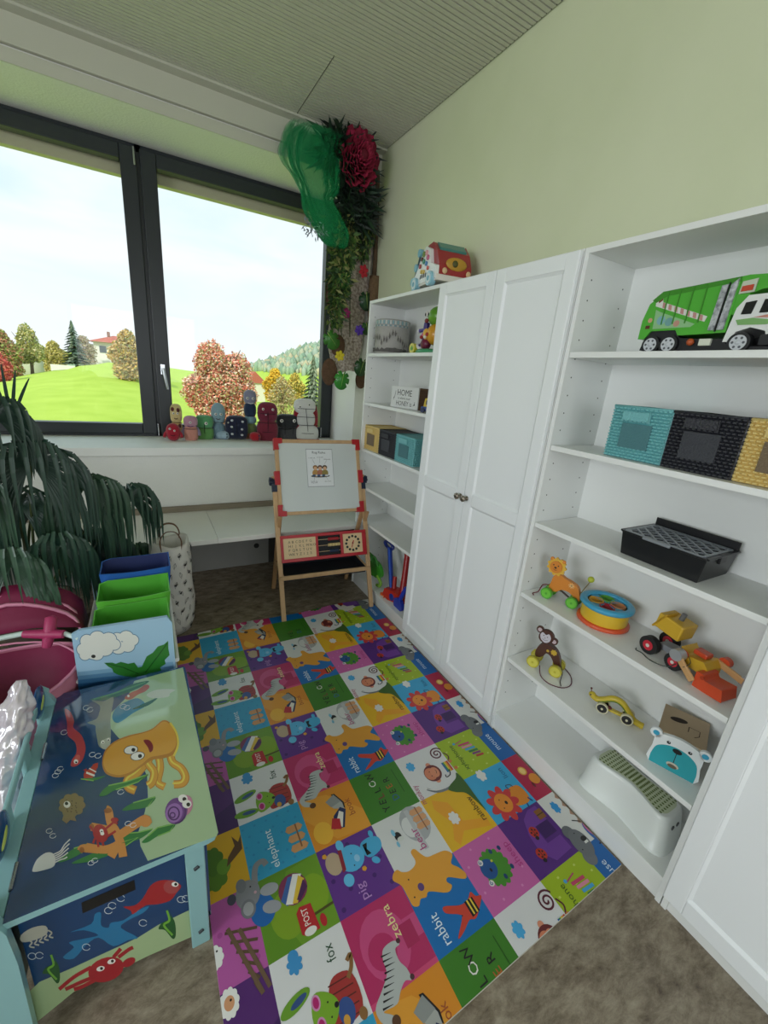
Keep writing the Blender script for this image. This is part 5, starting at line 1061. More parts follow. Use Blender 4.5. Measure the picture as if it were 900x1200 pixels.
# printed side
m=MB(); p=Paint(m,lambda u,v,h:V((-D-.0008-h,-u,v)),rough=.35,coat=.3)
p.poly([(.028,.170),(.048,.176),(.052,.150),(.188,.100),(.184,.086),(.050,.134),(.032,.140)],'#dcdcd6')
for k in range(7): u0=.052+.019*k; p.poly([(u0,.1495-.368*(u0-.052)),(u0+.010,.1495-.368*(u0-.042)),(u0+.012,.1345-.368*(u0-.042)),(u0+.002,.1345-.368*(u0-.052))],'#c08a86')
p.poly([(.034,.166),(.047,.172),(.051,.156),(.040,.148)],'#7a3020')
p.poly([(.036,.130),(.052,.122),(.160,.082),(.150,.074),(.040,.074)],'#8fbf8a'); p.circ(.06,.098,.013,'#7fb0b8'); p.circ(.085,.092,.012,'#6fa0a0'); p.circ(.108,.086,.009,'#c09080'); p.rect(.016,.075,.03,.085,'#5a2a1a'); p.circ(.026,.10,.007,'#d0a080')
m.build('side_print',o)
m=MB(); p=Paint(m,lambda u,v,h:V((-D-.0036-h,-u,v)),rough=.35); p.poly([(.262,.085),(.30,.088),(.36,.078),(.40,.082),(.40,.074),(.33,.070),(.27,.072)],'#7fb06a'); p.poly([(.30,.089),(.38,.083),(.40,.09),(.33,.094)],'#c98a7a'); m.build('cab_print',o)
m=MB(mat('#c4cbb8',.4)); pr_(m,[(.250,.150),(.252,.180),(.285,.184),(.284,.152)],-D-.004,-D); pr_(m,[(.254,.155),(.255,.168),(.280,.170),(.280,.156)],-D-.0052,-D-.002,) ; m.build('badge',o)
m=MB(mat('#c4452a',.4)); pr_(m,[(.254,.155),(.255,.168),(.280,.170),(.280,.156)],-D-.006,-D-.004); m.build('badge_stripe',o)
# ---- black crate with lattice lid ----
o=thing('plastic_tray','black plastic tray with a grey lattice lid on the middle shelf','tray',(-.14,-1.272,1.049))
m=MB(mat('#17181b',.35)); w0,d0,w1,d1,h=.119,.093,.128,.100,.080
vs=[];
for (a,b_,z) in ((w0,d0,0),(w1,d1,h),(w1-.005,d1-.005,h),(w0-.003,d0-.003,.005)): vs+=[(-b_,-a,z),(b_,-a,z),(b_,a,z),(-b_,a,z)]
m.add(vs,[(0,3,2,1)]+[(i*4+k,i*4+(k+1)%4,i*4+4+(k+1)%4,i*4+4+k) for i in range(3) for k in range(4)]+[(12,13,14,15)])
m.build('tray_body',o,.003)
m=MB(mat('#17181b',.35)); 
for q in ([(-d1,-w1),(d1,-w1)],[(d1,-w1),(d1,w1)],[(d1,w1),(-d1,w1)],[(-d1,w1),(-d1,-w1)]): m.beam((*q[0],h),(*q[1],h),.012,.006)
m.beam((d1-.002,-w1,h+.014),(d1-.002,w1,h+.014),.004,.03); m.build('rim',o,.002)
GS=mat('#8d9399',.4,.3); m=MB(GS)
for q in ([(-d1+.006,-w1+.012),(d1-.02,-w1+.012)],[(d1-.02,-w1+.012),(d1-.02,w1-.012)],[(d1-.02,w1-.012),(-d1+.006,w1-.012)],[(-d1+.002,w1-.012),(-d1+.002,-w1+.012)]): m.beam((*q[0],h+.002),(*q[1],h+.002),.010,.006)
x0,x1_,ya,yb=-d1+.006,d1-.02,-w1+.012,w1-.012
for s in (1,-1):
    c=-.30
    while c<.30:
        P_=[]
        for t in range(0,61):
            x=x0+(x1_-x0)*t/60; y=c+s*(x-x0)*.95
            if ya<=y<=yb: P_.append((x,y,h+.002+.0008*s))
        if len(P_)>2: m.beam(P_[0],P_[-1],.0065,.004)
        c+=.040
m.build('lattice_lid',o)
m=MB(GS); m.beam((-d1-.004,-.030,h+.001),(-d1-.004,.055,h+.001),.014,.010); m.build('lid_handle',o,.003)
for s in (-1,1): m=MB(mat('#0e0f11',.4)); m.box(-.02,.02,*sorted((s*(w1+.004),s*(w1-.01))),h-.025,h+.004); m.build('clip',o,.002)
# ---- pull-along lion ----
def wheel(o,x,y,z,r,t,col,col2,name='wheel'):
    m=MB(mat(col,.4,coat=.2)); m.tube([(x-t,y,z),(x+t,y,z)],r,n=28); m.tube([(x-t-.0012,y,z),(x+t+.0012,y,z)],r*.80,mat(col2,.4,coat=.2),n=24); m.tube([(x-t-.002,y,z),(x+t+.002,y,z)],r*.2,mat(col,.4),n=12); m.build(name,o)
o=thing('pull_along_lion','orange wooden pull-along lion on green wheels','toy lion',(-.175,-.935,.7345),math.radians(18))
OR=mat('#d8852c',.45,coat=.2); m=MB(OR); pr_(m,smooth_pts([(-.05,.035),(-.045,.075),(-.04,.10),(-.02,.115),(.005,.105),(.035,.098),(.06,.085),(.072,.055),(.074,.03),(.055,.028),(.048,.045),(.025,.055),(.0,.052),(-.02,.035)]),-.010,.010); m.build('body',o,.003)
m=MB(mat('#e0b23c',.45,coat=.2)); P_=[(-.035+.036*(1+.1*math.cos(11*a))*math.cos(a),.145+.036*(1+.1*math.cos(11*a))*math.sin(a)) for a in [k*2*PI/66 for k in range(66)]]; pr_(m,P_,-.020,-.010); m.build('mane',o,.001)
m=MB(OR); pr_(m,[(-.035+.024*math.cos(a),.145+.025*math.sin(a)) for a in [k*2*PI/28 for k in range(28)]],-.026,-.019)
p=Paint(m,lambda u,v,h:V((-.0262-h,-u,v)),rough=.4); p.circ(-.045,.153,.003,'#3a1e10'); p.circ(-.026,.153,.003,'#3a1e10'); p.circ(-.036,.143,.0055,'#2a140c',.004); p.line([(-.036,.14),(-.036,.134)],.0015,'#2a140c'); p.line(smooth_pts([(-.044,.136),(-.036,.132),(-.028,.136)],False),.0015,'#2a140c'); m.build('face',o)
for u in (-.058,-.012): m=MB(OR); m.ell((-.015,-u,.172),(.006,.009,.009)); m.build('ear',o)
m=MB(); p=Paint(m,lambda u,v,h:V((-.0103-h,-u,v)),rough=.4)
for k in range(8): a=k*PI/4; p.line([(.035,.085),(.035+.012*math.cos(a),.085+.012*math.sin(a))],.002,'#efd9a0')
p.circ(.035,.085,.003,'#7a4a1c'); m.build('flower_print',o)
for x in (-.026,.026):
    for u in (-.048,.055): wheel(o,x,-u,.0235,.0235,.007,'#4aa22c','#6fc23e')
m=MB(mat('#3a2c28',.5)); 
for u in (-.048,.055): m.cyl((-.03,-u,.0235),(.03,-u,.0235),.003,n=8)
m.tube(smooth_pts([(0,.048,.03),(0,.01,.045),(0,-.03,.03),(0,-.055,.026)],False),.004,n=6); m.build('axle',o)
m=MB(mat('#6a1420',.7)); m.tube(smooth_pts([(0,.05,.05),(-.01,.075,.045),(-.02,.085,.012),(-.035,.10,.004),(-.05,.09,.004)],False),.0022,n=6); m.build('pull_string',o)
m=MB(mat('#7a6a2a',.5)); m.tube([(0,-.07,.06),(.0,-.095,.125)],.0018,n=6); m.build('tail_spring',o); m=MB(mat('#b9c23a',.45)); m.ell((0,-.096,.135),.0125); m.build('tail_ball',o)
# ---- shape-sorting drum ----
o=thing('shape_drum','yellow shape-sorting drum with blue top rim and orange base rim','toy drum',(-.150,-1.112,.735))
m=MB(mat('#dcb52e',.4,coat=.2)); m.lathe([(.079,.010),(.082,.02),(.082,.066),(.079,.078)],n=40); m.build('drum_wall',o)
m=MB(mat('#d8552a',.4,coat=.2)); m.lathe([(0,0),(.086,0),(.092,.004),(.092,.012),(.086,.017),(.078,.017)],n=40); m.build('base_rim',o)
m=MB(mat('#3f9fc4',.4,coat=.2)); m.lathe([(.078,.068),(.088,.068),(.094,.074),(.094,.082),(.088,.088),(.074,.088),(.068,.083),(.068,.076)],n=40); m.build('top_rim',o)
m=MB(mat('#3f9fc4',.45)); n=40
for k in range(4):
    a=k*PI/2+.6; cx_,cy_=.037*math.cos(a),.037*math.sin(a); cl=('#5aa63a','#d9a32e','#b5283a','#c98a5a')[k]
    m.lathe([(.0265,.068),(.0265,.082),(.024,.083),(.024,.05)],mat(cl,.45),n=22,o=(cx_,cy_,0))
# webbing between the four openings
for k in range(4):
    a=k*PI/2+.6-PI/4; m.add([(0,0,.0795),(.026*math.cos(a-.35),.026*math.sin(a-.35),.0795),(.068*math.cos(a-.28),.068*math.sin(a-.28),.0795),(.07*math.cos(a),.07*math.sin(a),.0795),(.068*math.cos(a+.28),.068*math.sin(a+.28),.0795),(.026*math.cos(a+.35),.026*math.sin(a+.35),.0795)],[(0,1,2,3,4,5)],mat('#3f9fc4',.45))
m.build('sorting_top',o)
m=MB(mat('#8a1c2c',.6)); m.lathe([(.078,.022),(0,.022)],n=30); m.build('drum_floor',o)
# ---- wooden loader ----
o=thing('wooden_loader','yellow wooden toy loader with black tyres and an orange bucket','toy loader',(-.145,-1.395,.7345),math.radians(-8))
YL=mat('#d3a92e',.45,coat=.2); OG=mat('#cf4a22',.4,coat=.2); BE=mat('#c89a66',.5)
m=MB(YL); m.rbox((0,.055,.118),(.075,.085,.055),rot=(.12,0,0)); m.build('engine_box',o,.005)
m=MB(mat('#c79a24',.5)); 
for k in range(4): m.rbox((-.01,.092-.004*k,.125+.006*k-.01),(.06,.006,.05),rot=(.5,0,0))
m.build('grille_slats',o,.002)
m=MB(mat('#7a7d80',.4,.4)); m.cyl((0,.045,.145),(0,.04,.168),.008,n=14); m.build('exhaust',o,.001)
m=MB(YL); m.prism([(-.02,.03),(-.02,.085),(.0,.062),(.05,.072),(.066,.055),(.066,.03)],(0,-.02,0),FX,UZ,.07); m.build('cab_block',o,.004)
m=MB(OG); m.rbox((0,-.045,.080),(.035,.04,.016)); m.build('seat',o,.004)
m=MB(mat('#8d8f94',.5)); m.rbox((0,.02,.038),(.045,.11,.022),rot=(-.1,0,0)); m.build('chassis',o,.003)
for (x,u,r) in ((-.048,-.085,.031),(.05,-.085,.031),(-.048,.002,.028),(.05,.002,.028),(.02,.055,.022)):
    m=MB(mat('#18181a',.7)); m.tube([(x-.011,-u,r),(x+.011,-u,r)],r,n=26); w=m.build('wheel',o,.003); m=MB(mat('#c4283a',.4)); m.tube([(x-.013,-u,r),(x+.013,-u,r)],r*.55,n=18); m.tube([(x-.0145,-u,r),(x+.0145,-u,r)],r*.2,mat('#d9d2c8',.5),n=10); m.build('rim',w)
for s in (-1,1):
    m=MB(BE); m.beam((s*.05-.012,-.01 if s<0 else -.06,.062),(s*.05-.02,-.075 if s<0 else -.15,.016 if s<0 else .05),.022,.009,up=(1,0,0)); m.build('lift_arm',o,.004)
    m=MB(mat('#b9bcbf',.35,.5)); y_,z_=(-.01,.062) if s<0 else (-.15,.05); m.cyl((s*.05-.022,y_,z_),(s*.05+.006,y_,z_),.019 if s<0 else .015,n=20); m.build('arm_disc',o,.001)
    m=MB(OG); y_,z_=(.005,.06) if s<0 else (-.07,.068); m.cyl((s*.045-.008,y_-.016,z_),(s*.045+.012,y_-.016,z_),.016,n=18); m.build('arm_joint',o,.002)
m=MB(OG); m.prism([(.075,.0),(.075,.052),(.095,.052),(.102,.036),(.150,.040),(.158,.004),(.10,.0)],(-.03,0,0),FX,UZ,.07); m.build('bucket',o,.004)
m=MB(mat('#a83818',.5)); m.cyl((-.068,-.095,.042),(-.064,-.095,.042),.006,n=12); m.build('bucket_pin',o)
m=MB(mat('#2e3a34',.7)); m.tube(smooth_pts([(-.05,-.02,.045),(-.075,.0,.012),(-.085,.05,.003),(-.075,.085,.002),(-.08,.105,.002),(-.07,.112,.003)],False),.0016,n=6); m.tube(smooth_pts([(-.05,-.02,.05),(-.07,-.04,.04),(-.06,-.05,.06),(-.04,-.03,.065)],False),.0012,n=5); m.build('pull_string',o)
# ---- pull-along monkey ----
o=thing('pull_along_monkey','brown wooden pull-along monkey on pale yellow wheels','toy monkey',(-.175,-.945,.4065),math.radians(24))
BR=mat('#4a2618',.45,coat=.2); m=MB(BR); pr_(m,smooth_pts([(-.052,.05),(-.05,.085),(-.03,.115),(.0,.12),(.03,.105),(.05,.07),(.055,.03),(.042,.02),(.028,.045),(.012,.07),(-.008,.078),(-.018,.06),(-.035,.045)]),-.011,.011); m.build('body',o,.003)
m=MB(BR); pr_(m,smooth_pts([(-.052,.150),(-.045,.178),(-.022,.190),(.0,.182),(.01,.160),(.0,.138),(-.02,.126),(-.042,.132)]),-.022,-.008); m.build('head',o,.003)
for (u,v) in ((-.052,.180),(.012,.150)): m=MB(BR); m.tube([(-.020,-u,v),(-.010,-u,v)],.015,n=18); m.tube([(-.0212,-u,v),(-.010,-u,v)],.009,mat('#c9b6bb',.5),n=14); m.build('ear',o)
m=MB(mat('#cfc9d2',.45)); pr_(m,smooth_pts([(-.046,.162),(-.038,.175),(-.024,.168),(-.012,.176),(-.002,.160),(-.006,.142),(-.022,.132),(-.040,.142)]),-.0245,-.021)
p=Paint(m,lambda u,v,h:V((-.0248-h,-u,v)),rough=.4); p.circ(-.032,.163,.0022,'#1a1212'); p.circ(-.016,.161,.0022,'#1a1212'); p.circ(-.025,.153,.0018,'#1a1212'); p.line(smooth_pts([(-.034,.147),(-.024,.142),(-.013,.147)],False),.0014,'#1a1212'); m.build('face',o)
m=MB(); p=Paint(m,lambda u,v,h:V((-.0113-h,-u,v)),rough=.4); p.circ(.02,.095,.012,'#c9a83a',bumps=7,amp=.3); p.circ(-.005,.092,.006,'#c9a83a'); m.build('flower_print',o)
for x in (-.03,.03):
    for u in (-.05,.045): wheel(o,x,-u,.026,.026,.007,'#b9ae30','#d3cb55')
m=MB(mat('#4a3020',.5)); 
for u in (-.05,.045): m.cyl((-.034,-u,.026),(.034,-u,.026),.003,n=8)
m.build('axle',o)
m=MB(mat('#5a1430',.7)); m.tube(smooth_pts([(-.03,.02,.02),(-.07,.0,.003),(-.095,-.04,.002),(-.085,-.09,.002),(-.04,-.115,.002),(.02,-.10,.002),(.06,-.06,.004)],False),.002,n=6); m.build('pull_string',o)
m=MB(mat('#2e2224',.7)); m.tube(smooth_pts([(.0,-.055,.045),(-.01,-.07,.02),(-.05,-.075,.003),(-.075,-.085,.002)],False),.0018,n=6); m.build('tail',o)
# ---- caterpillar car ----
o=thing('caterpillar_car','yellow wooden caterpillar car with black wheels, next to the monkey','toy caterpillar',(-.150,-1.248,.4065),math.radians(24))
YC=mat('#c7b02e',.4,coat=.2); m=MB(YC); m.tube(smooth_pts([(0,.085,.042),(0,.065,.036),(0,.045,.046),(0,.015,.068),(0,-.015,.066),(0,-.04,.040),(0,-.065,.016),(0,-.095,.010)],False),[.008]+[.0115]*20+[.009]*8+[.006] if False else .0115,n=12); m.build('body',o)
m=MB(mat('#5a7a2a',.5)); m.tube(smooth_pts([(-.0105,.060,.034),(-.0105,.045,.043),(-.0105,.015,.062),(-.0105,-.012,.060),(-.0105,-.038,.036),(-.0105,-.06,.014)],False),.0025,n=6); m.build('side_stripe',o)
m=MB(YC); m.box(-.009,.009,-.06,.06,.012,.022); m.build('base',o,.003)
m=MB(YC); m.ell((0,.086,.046),(.012,.013,.012)); m.ell((-.0105,.090,.049),(.003,.003,.003),mat('#2a1a14',.4)); m.tube([(0,.09,.055),(0,.094,.068)],.0015,mat('#5a1a1c',.4),n=6); m.ell((0,.094,.070),.004,mat('#5a1a1c',.4)); m.build('head',o)
m=MB(mat('#6a2424',.5)); m.ell((-.004,.02,.026),(.007,.008,.007)); m.build('bead',o)
for x in (-.019,.019):
    for u in (-.042,.042): wheel(o,x,-u,.021,.021,.005,'#d5cfae','#19191b')
for u in (-.042,.042): m=MB(mat('#cfc8a0',.5)); m.tube([(-.0255,-u,.0185),(-.0250,-u,.0185)],.0035,n=10); m.build('hub',o)
# ---- bear box ----
o=thing('bear_shape_box','wooden shape box with a white and turquoise bear face leaning at the shelf end','toy box',(-.125,-1.452,.4065),math.radians(20))
m=MB(mat('#b7a080',.6,noise=.12,nscale=10)); t=.006; 
m.box(-.075,.08,-.062,.062,0,t); m.box(.074,.08,-.062,.062,t,.115); m.box(-.075,.08,.056,.062,t,.115); m.box(-.075,.08,-.062,-.056,t,.115)
m.build('box_body',o,.001)
m=MB(mat('#b7a080',.6,noise=.12,nscale=10)); m.box(-.078,.083,-.065,.065,.115,.122)
p=Paint(m,lambda u,v,h:V((v,-u,.1222+h)),rough=.8); p.circ(-.018,.02,.026,'#2a1e14',.013,rot=.4); p.line([(.012,.008),(.042,.008),(.042,-.02),(.030,-.035)],.0025,'#3a2a1c'); p.line([(.012,.008),(.012,-.02)],.0025,'#3a2a1c'); m.build('lid',o,.001)
m=MB(mat('#e4e8e8',.4,coat=.2)); R_=[(-.066,.0),(.066,.0),(.066,.085),(.058,.118),(-.058,.118),(-.066,.085)]
pr_(m,smooth_pts([(-.062,0),(.062,0),(.066,.06),(.060,.110),(.0,.128),(-.060,.110),(-.066,.06)],True,3),-.090,-.0785)
p=Paint(m,lambda u,v,h:V((-.0902-h,-u,v)),rough=.35,coat=.2); p.poly([(-.062,.001)]+smooth_pts([(-.063,.03),(-.055,.068),(-.03,.088),(.0,.094),(.03,.088),(.055,.068),(.063,.03)],False)+[(.062,.001)],'#2ba3ae')
p.circ(0,.082,.013,'#15181b',.009); p.line([(0,.08),(0,.035)],.002,'#15181b'); p.circ(-.028,.100,.0055,'#15181b'); p.circ(.030,.100,.0055,'#15181b'); p.circ(-.027,.102,.0016,'#e8e8e8'); p.circ(.031,.102,.0016,'#e8e8e8'); p.circ(0,.026,.017,'#c9c0ae',.010); p.circ(.0,.022,.013,'#6a5a4a',.007); m.build('face',o)
for s in (-1,1):
    m=MB(mat('#e4e8e8',.4,coat=.2)); m.tube([(-.090,-s*.066,.113),(-.080,-s*.066,.113)],.017,n=20); m.tube([(-.0906,-s*.066,.113),(-.085,-s*.066,.113)],.009,mat('#3a9fc0',.4),n=16); m.build('ear',o)
# ---- step stool ----
o=thing('step_stool','white plastic step stool with rows of green anti-slip dots on the lowest shelf','step stool',(-.165,-1.385,.100),math.radians(0))
m=MB(mat('#e3e8e4',.35,coat=.15)); N=64
def srow(hw,f_,b_,z,wf,wb,sc=1,k=.42):
    P_=[]; cx=(f_+b_)/2; hx=(b_-f_)/2
    for i in range(N):
        a=2*PI*i/N; c,s=math.cos(a),math.sin(a); x=cx+hx*math.copysign(abs(c)**k,c)*sc; y=hw*math.copysign(abs(s)**k,s)*sc
        t=math.cos(max(-1,min(1,y/hw))*PI/2)**2; x+=(wf if x<cx else -wb)*t*min(1,abs(x-cx)/hx*1.2); P_.append((x,y,z))
    return P_
rows=[srow(.165,-.083,.098,0,.030,.012),srow(.165,-.083,.098,.010,.030,.012),srow(.160,-.079,.094,.013,.030,.012),srow(.144,-.068,.076,.125,.030,.014),srow(.139,-.063,.071,.137,.030,.014),srow(.134,-.058,.066,.1395,.030,.014)]
vs=[p_ for r in rows for p_ in r]
m.add(vs,[(i*N+j_,i*N+(j_+1)%N,(i+1)*N+(j_+1)%N,(i+1)*N+j_) for i in range(len(rows)-1) for j_ in range(N)],None,True)
m.add(rows[-1],[tuple(range(N))]); m.build('stool_body',o)
m=MB(mat('#c9d3b4',.6)); m.add(srow(.126,-.050,.060,.1408,.030,.014),[tuple(range(N))]); m.build('tread_mat',o)
m=MB(mat('#66783c',.7))
for i in range(17):
    for j_ in range(8):
        y=-.112+.014*i; t=math.cos(y/.126*PI/2)**2; xf=-.050+.030*t+.008; xb=.060-.014*t-.008
        x=xf+(xb-xf)*(j_/7); m.ell((x,y,.1412),(.0036,.0044,.0012),n=8,k=4)
tag(m.build('anti_slip_dots',o),kind='stuff')
for x in (-.012,.018): m=MB(mat('#4a4c4a',.6)); m.tube([(x,-.1500,.095),(x,-.1465,.095)],.008,n=18); m.build('handle_hole',o)
# ================= corner bookcase things =================
# toy van
o=thing('toy_activity_van','red and white activity walker van with pale blue wheels on top of the corner bookcase','toy van',(-.165,.185,2.021),math.radians(-10))
m=MB(WH); pr_(m,[(-.14,.03),(-.135,.07),(-.10,.10),(-.03,.185),(.0,.20),(.05,.18),(.075,.11),(.14,.09),(.145,.03)],-.105,-.085); m.build('side_panel',o,.005)
m=MB(mat('#9c1c26',.35,coat=.4)); pr_(m,[(-.10,.05),(-.02,.21),(.045,.215),(.10,.165),(.135,.10),(.145,.045)],-.085,.10); m.build('van_body',o,.012,3)
m=MB(mat('#e2ddd6',.4)); pr_(m,[(-.13,.02),(-.13,.05),(.15,.05),(.155,.02)],-.10,.105); m.build('bumper',o,.004)
m=MB(mat('#3c7a74',.3,coat=.4)); pr_(m,[(.055,.200),(.06,.212),(.10,.178),(.095,.165)],-.07,.08); m.build('windscreen',o,.003)
m=MB(mat('#b98a2c',.4)); m.ell((.01,-.140,.105),(.06,.006,.03)); m.ell((-.0,-.146,.105),(.016,.004,.016),mat('#4a4a1c',.4)); m.build('bonnet_badge',o)
for x in (-.055,.08): m=MB(mat('#d8b48a',.4)); m.ell((x,-.147,.068),(.014,.006,.014)); m.build('headlight',o)
for u in (-.10,.095):
    m=MB(mat('#8fc3d3',.35,coat=.3)); m.tube([(-.118,-u,.034),(-.090,-u,.034)],.034,n=26); m.tube([(-.120,-u,.034),(-.09,-u,.034)],.024,mat('#d9e4e6',.4),n=22); m.tube([(-.122,-u,.034),(-.09,-u,.034)],.012,mat('#6aa9bd',.4),n=16); m.build('wheel',o)
    m=MB(mat('#8fc3d3',.35)); m.tube([(.085,-u,.034),(.105,-u,.034)],.034,n=20); m.build('wheel',o)
m=MB(mat('#2c4a58',.4)); m.tube([(-.09,.155,.055),(-.09,.085,.185)],.011,n=10); m.tube([(.08,.155,.055),(.08,.085,.185)],.011,n=10); m.tube([(-.09,.155,.06),(.08,.155,.06)],.010,n=10); m.build('walker_handle',o)
for (u,v) in ((-.155,.055),(-.12,.12),(-.085,.185)): m=MB(mat('#7fb9cc',.35)); m.tube([(-.108,-u,v),(-.085,-u,v)],.020,n=20); m.build('handle_joint',o)
for (u,v,c,r) in ((-.055,.115,'#a52a24',.011),(-.03,.085,'#d8b53a',.010),(.0,.08,'#d8b53a',.010),(-.01,.13,'#3c8a6a',.012),(.025,.115,'#3b7ab0',.011),(-.035,.145,'#6a3a24',.010),(.04,.14,'#c2547a',.012),(.02,.165,'#e0a2a8',.012),(-.015,.165,'#6f8a3a',.014),(.05,.09,'#c94a3c',.009)): m=MB(mat(c,.4,coat=.3)); m.tube([(-.112,-u,v),(-.104,-u,v)],r,n=16); m.build('button',o,.001)
for k in range(4): m=MB(mat('#34424c',.5)); m.rbox((-.106,.04-.022*k,.062),(.004,.006,.02),rot=(.3,0,0)); m.build('piano_key',o)
# round felt basket with bits on top
o=thing('felt_basket','round grey felt basket with a pale blue banded rim, top left in the corner bookcase','basket',(-.165,.668,1.70))
m=MB(mat('#a9a6a2',.9,bump=.3,bscale=120)); m.lathe([(0,0),(.106,0),(.110,.01),(.111,.20),(.108,.205),(.105,.20),(.105,.18),(0,.178)],n=40)
p=Paint(m,lambda u,v,h:V(((.1112+h)*math.cos(PI+.35+u/.1112),(.1112+h)*math.sin(PI+.35+u/.1112),v)),rough=.9,step=1e-4)
for k in range(26): u=-.19+.0146*k; p.rect(u,.175,u+.011,.197,('#8fb0b8','#c9cdc9')[k%2]); p.rect(u,.162,u+.011,.171,('#b9bfbd','#7c9ca6')[k%2])
rr=random.Random(2)
for k in range(22): u=-.18+.017*k; v=.05+.07*rr.random(); p.poly([(u,v),(u+.004,v+.03),(u+.008,v+.008),(u+.013,v+.014),(u+.006,v-.014)],'#6f6b68')
for k in range(12): u=-.19+.032*k; p.poly([(u,.012),(u+.033,.012),(u+.033,.03+.01*math.sin(k)),(u+.016,.036),(u,.03+.01*math.sin(k-1))],'#5f5c5a')
m.build('basket_wall',o)
tag(MB(mat('#a32a30',.6)).lathe([(0,.0),(.032,.0),(.036,.01),(.030,.022),(.012,.028),(0,.028)],n=22).build('toy_disc',None,loc=(-.185,.70,1.879)),'small dark red disc lying on the round felt basket','toy')
tag(MB(mat('#c9cdd0',.6)).lathe([(0,.0),(.026,.0),(.022,.012),(.004,.026),(0,.027)],n=20).build('play_cone',None,loc=(-.19,.625,1.879)),'small white cone lying on the round felt basket','toy')
# musical activity tower
o=thing('activity_toy','green, purple and orange plastic activity toy with a round green head','toy',(-.155,.185,1.7005),math.radians(0))
m=MB(mat('#3f9a6a',.35,coat=.3)); m.lathe([(0,0),(.105,0),(.112,.006),(.110,.016),(.095,.024),(0,.026)],n=36,sx=.9,sy=1.15); m.build('base',o)
m=MB(mat('#dcd9dd',.4)); m.ell((-.05,.06,.03),(.03,.05,.016),rot=(.5,0,0)); m.build('ramp',o)
m=MB(mat('#c9c23a',.35,coat=.3)); m.tube([(-.085,.112,.028),(-.060,.112,.028)],.028,n=22); m.tube([(-.087,.112,.028),(-.06,.112,.028)],.012,mat('#5a9a3a',.4),n=14); m.build('roller',o)
m=MB(mat('#3c2a7a',.35,coat=.3)); m.tube([(-.035,.055,.02),(-.035,.055,.165)],[.022,.017],n=18); m.tube([(-.06,.065,.03),(-.035,.05,.055)],.02,n=12); m.build('purple_post',o)
m=MB(mat('#4a3a94',.35)); m.tube([(-.045,.105,.125),(-.045,.02,.128)],.010,n=12); m.ell((-.045,.112,.125),(.013,.013,.013),mat('#d8d6dc',.4)); m.build('cross_bar',o)
m=MB(mat('#6a1a3a',.35)); m.ell((-.06,.01,.05),(.028,.035,.030)); m.build('maroon_cup',o)
m=MB(mat('#d99a2a',.35,coat=.4)); m.ell((-.03,-.03,.10),(.05,.055,.055)); m.ell((-.07,.0,.10),(.018,.022,.030),mat('#e2b04a',.35)); m.build('orange_ball',o)
for k in range(4): m=MB(mat(('#a82c2c','#c94a8a','#e6e2da','#a82c2c')[k],.4)); m.ell((-.080,.030-.018*k,.085+.012*(k%2)),(.010,.010,.010)); m.build('bead',o)
m=MB(mat('#5f9a26',.35,coat=.4)); m.ell((-.01,-.015,.195),(.058,.062,.052)); m.build('head',o)
for y in (.035,.008): m=MB(mat('#e8e6e0',.3)); m.ell((-.055,y,.205),(.010,.012,.017)); m.ell((-.063,y,.203),(.004,.006,.009),mat('#141416',.3)); m.build('eye',o)
m=MB(mat('#7a2424',.4)); m.ell((-.056,.03,.172),(.010,.016,.012)); m.build('muzzle',o)
# HOME crate
o=thing('wooden_crate','small dark wooden crate with a white lettered front board in the corner bookcase','crate',(-.118,.392,1.384),math.radians(10))
CB=mat('#6a4c36',.7,noise=.35,nscale=14,stretch=(1,1,8)); m=MB(CB)
m.box(-.085,.085,-.125,-.117,0,.125); m.box(-.085,.085,.117,.125,0,.125); m.box(.077,.085,-.117,.117,0,.125); m.box(-.085,.077,-.117,.117,0,.008); m.build('crate_body',o,.001)
m=MB(mat('#d8d9d8',.6)); m.box(-.094,-.085,-.125,.125,.0,.128)
p=Paint(m,lambda u,v,h:V((-.0942-h,-u,v)),rough=.6); INK='#2a2a2c'; p.text('HOME',0,.074,.052,INK,width=.135,center=True); p.text('is where your',0,.052,.020,INK,width=.115,center=True); p.text('HONEY is',0,.014,.040,INK,width=.145,center=True)
p.line(smooth_pts([(-.098,.045),(-.088,.07),(-.082,.10)],False),.003,INK); p.line(smooth_pts([(.085,.02),(.096,.03),(.098,.045)],False),.003,INK); p.circ(.097,.028,.005,INK); p.circ(-.095,.058,.005,INK,.003); m.build('front_board',o,.001)
# little truck beside it
o=thing('mini_truck','tiny yellow and blue plastic toy truck beside the lettered crate','toy truck',(-.200,.105,1.3835),math.radians(30))
m=MB(mat('#2a4a8a',.4)); m.box(-.028,.028,-.04,.045,.012,.034); m.build('truck_bed',o,.004)
m=MB(mat('#d0b22c',.4)); m.prism([(-.03,.034),(-.024,.078),(.0,.084),(.022,.078),(.03,.034)],(0,0,0),FX,UZ,.05); m.build('cab',o,.004)
m=MB(mat('#2a3a4a',.2)); m.box(-.027,-.025,-.012,.015,.045,.068); m.build('window',o)
for x in (-.03,.03):
    for y in (-.026,.03): m=MB(mat('#1c2a50',.5)); m.tube([(x-.006,y,.013),(x+.006,y,.013)],.013,n=16); m.build('wheel',o)
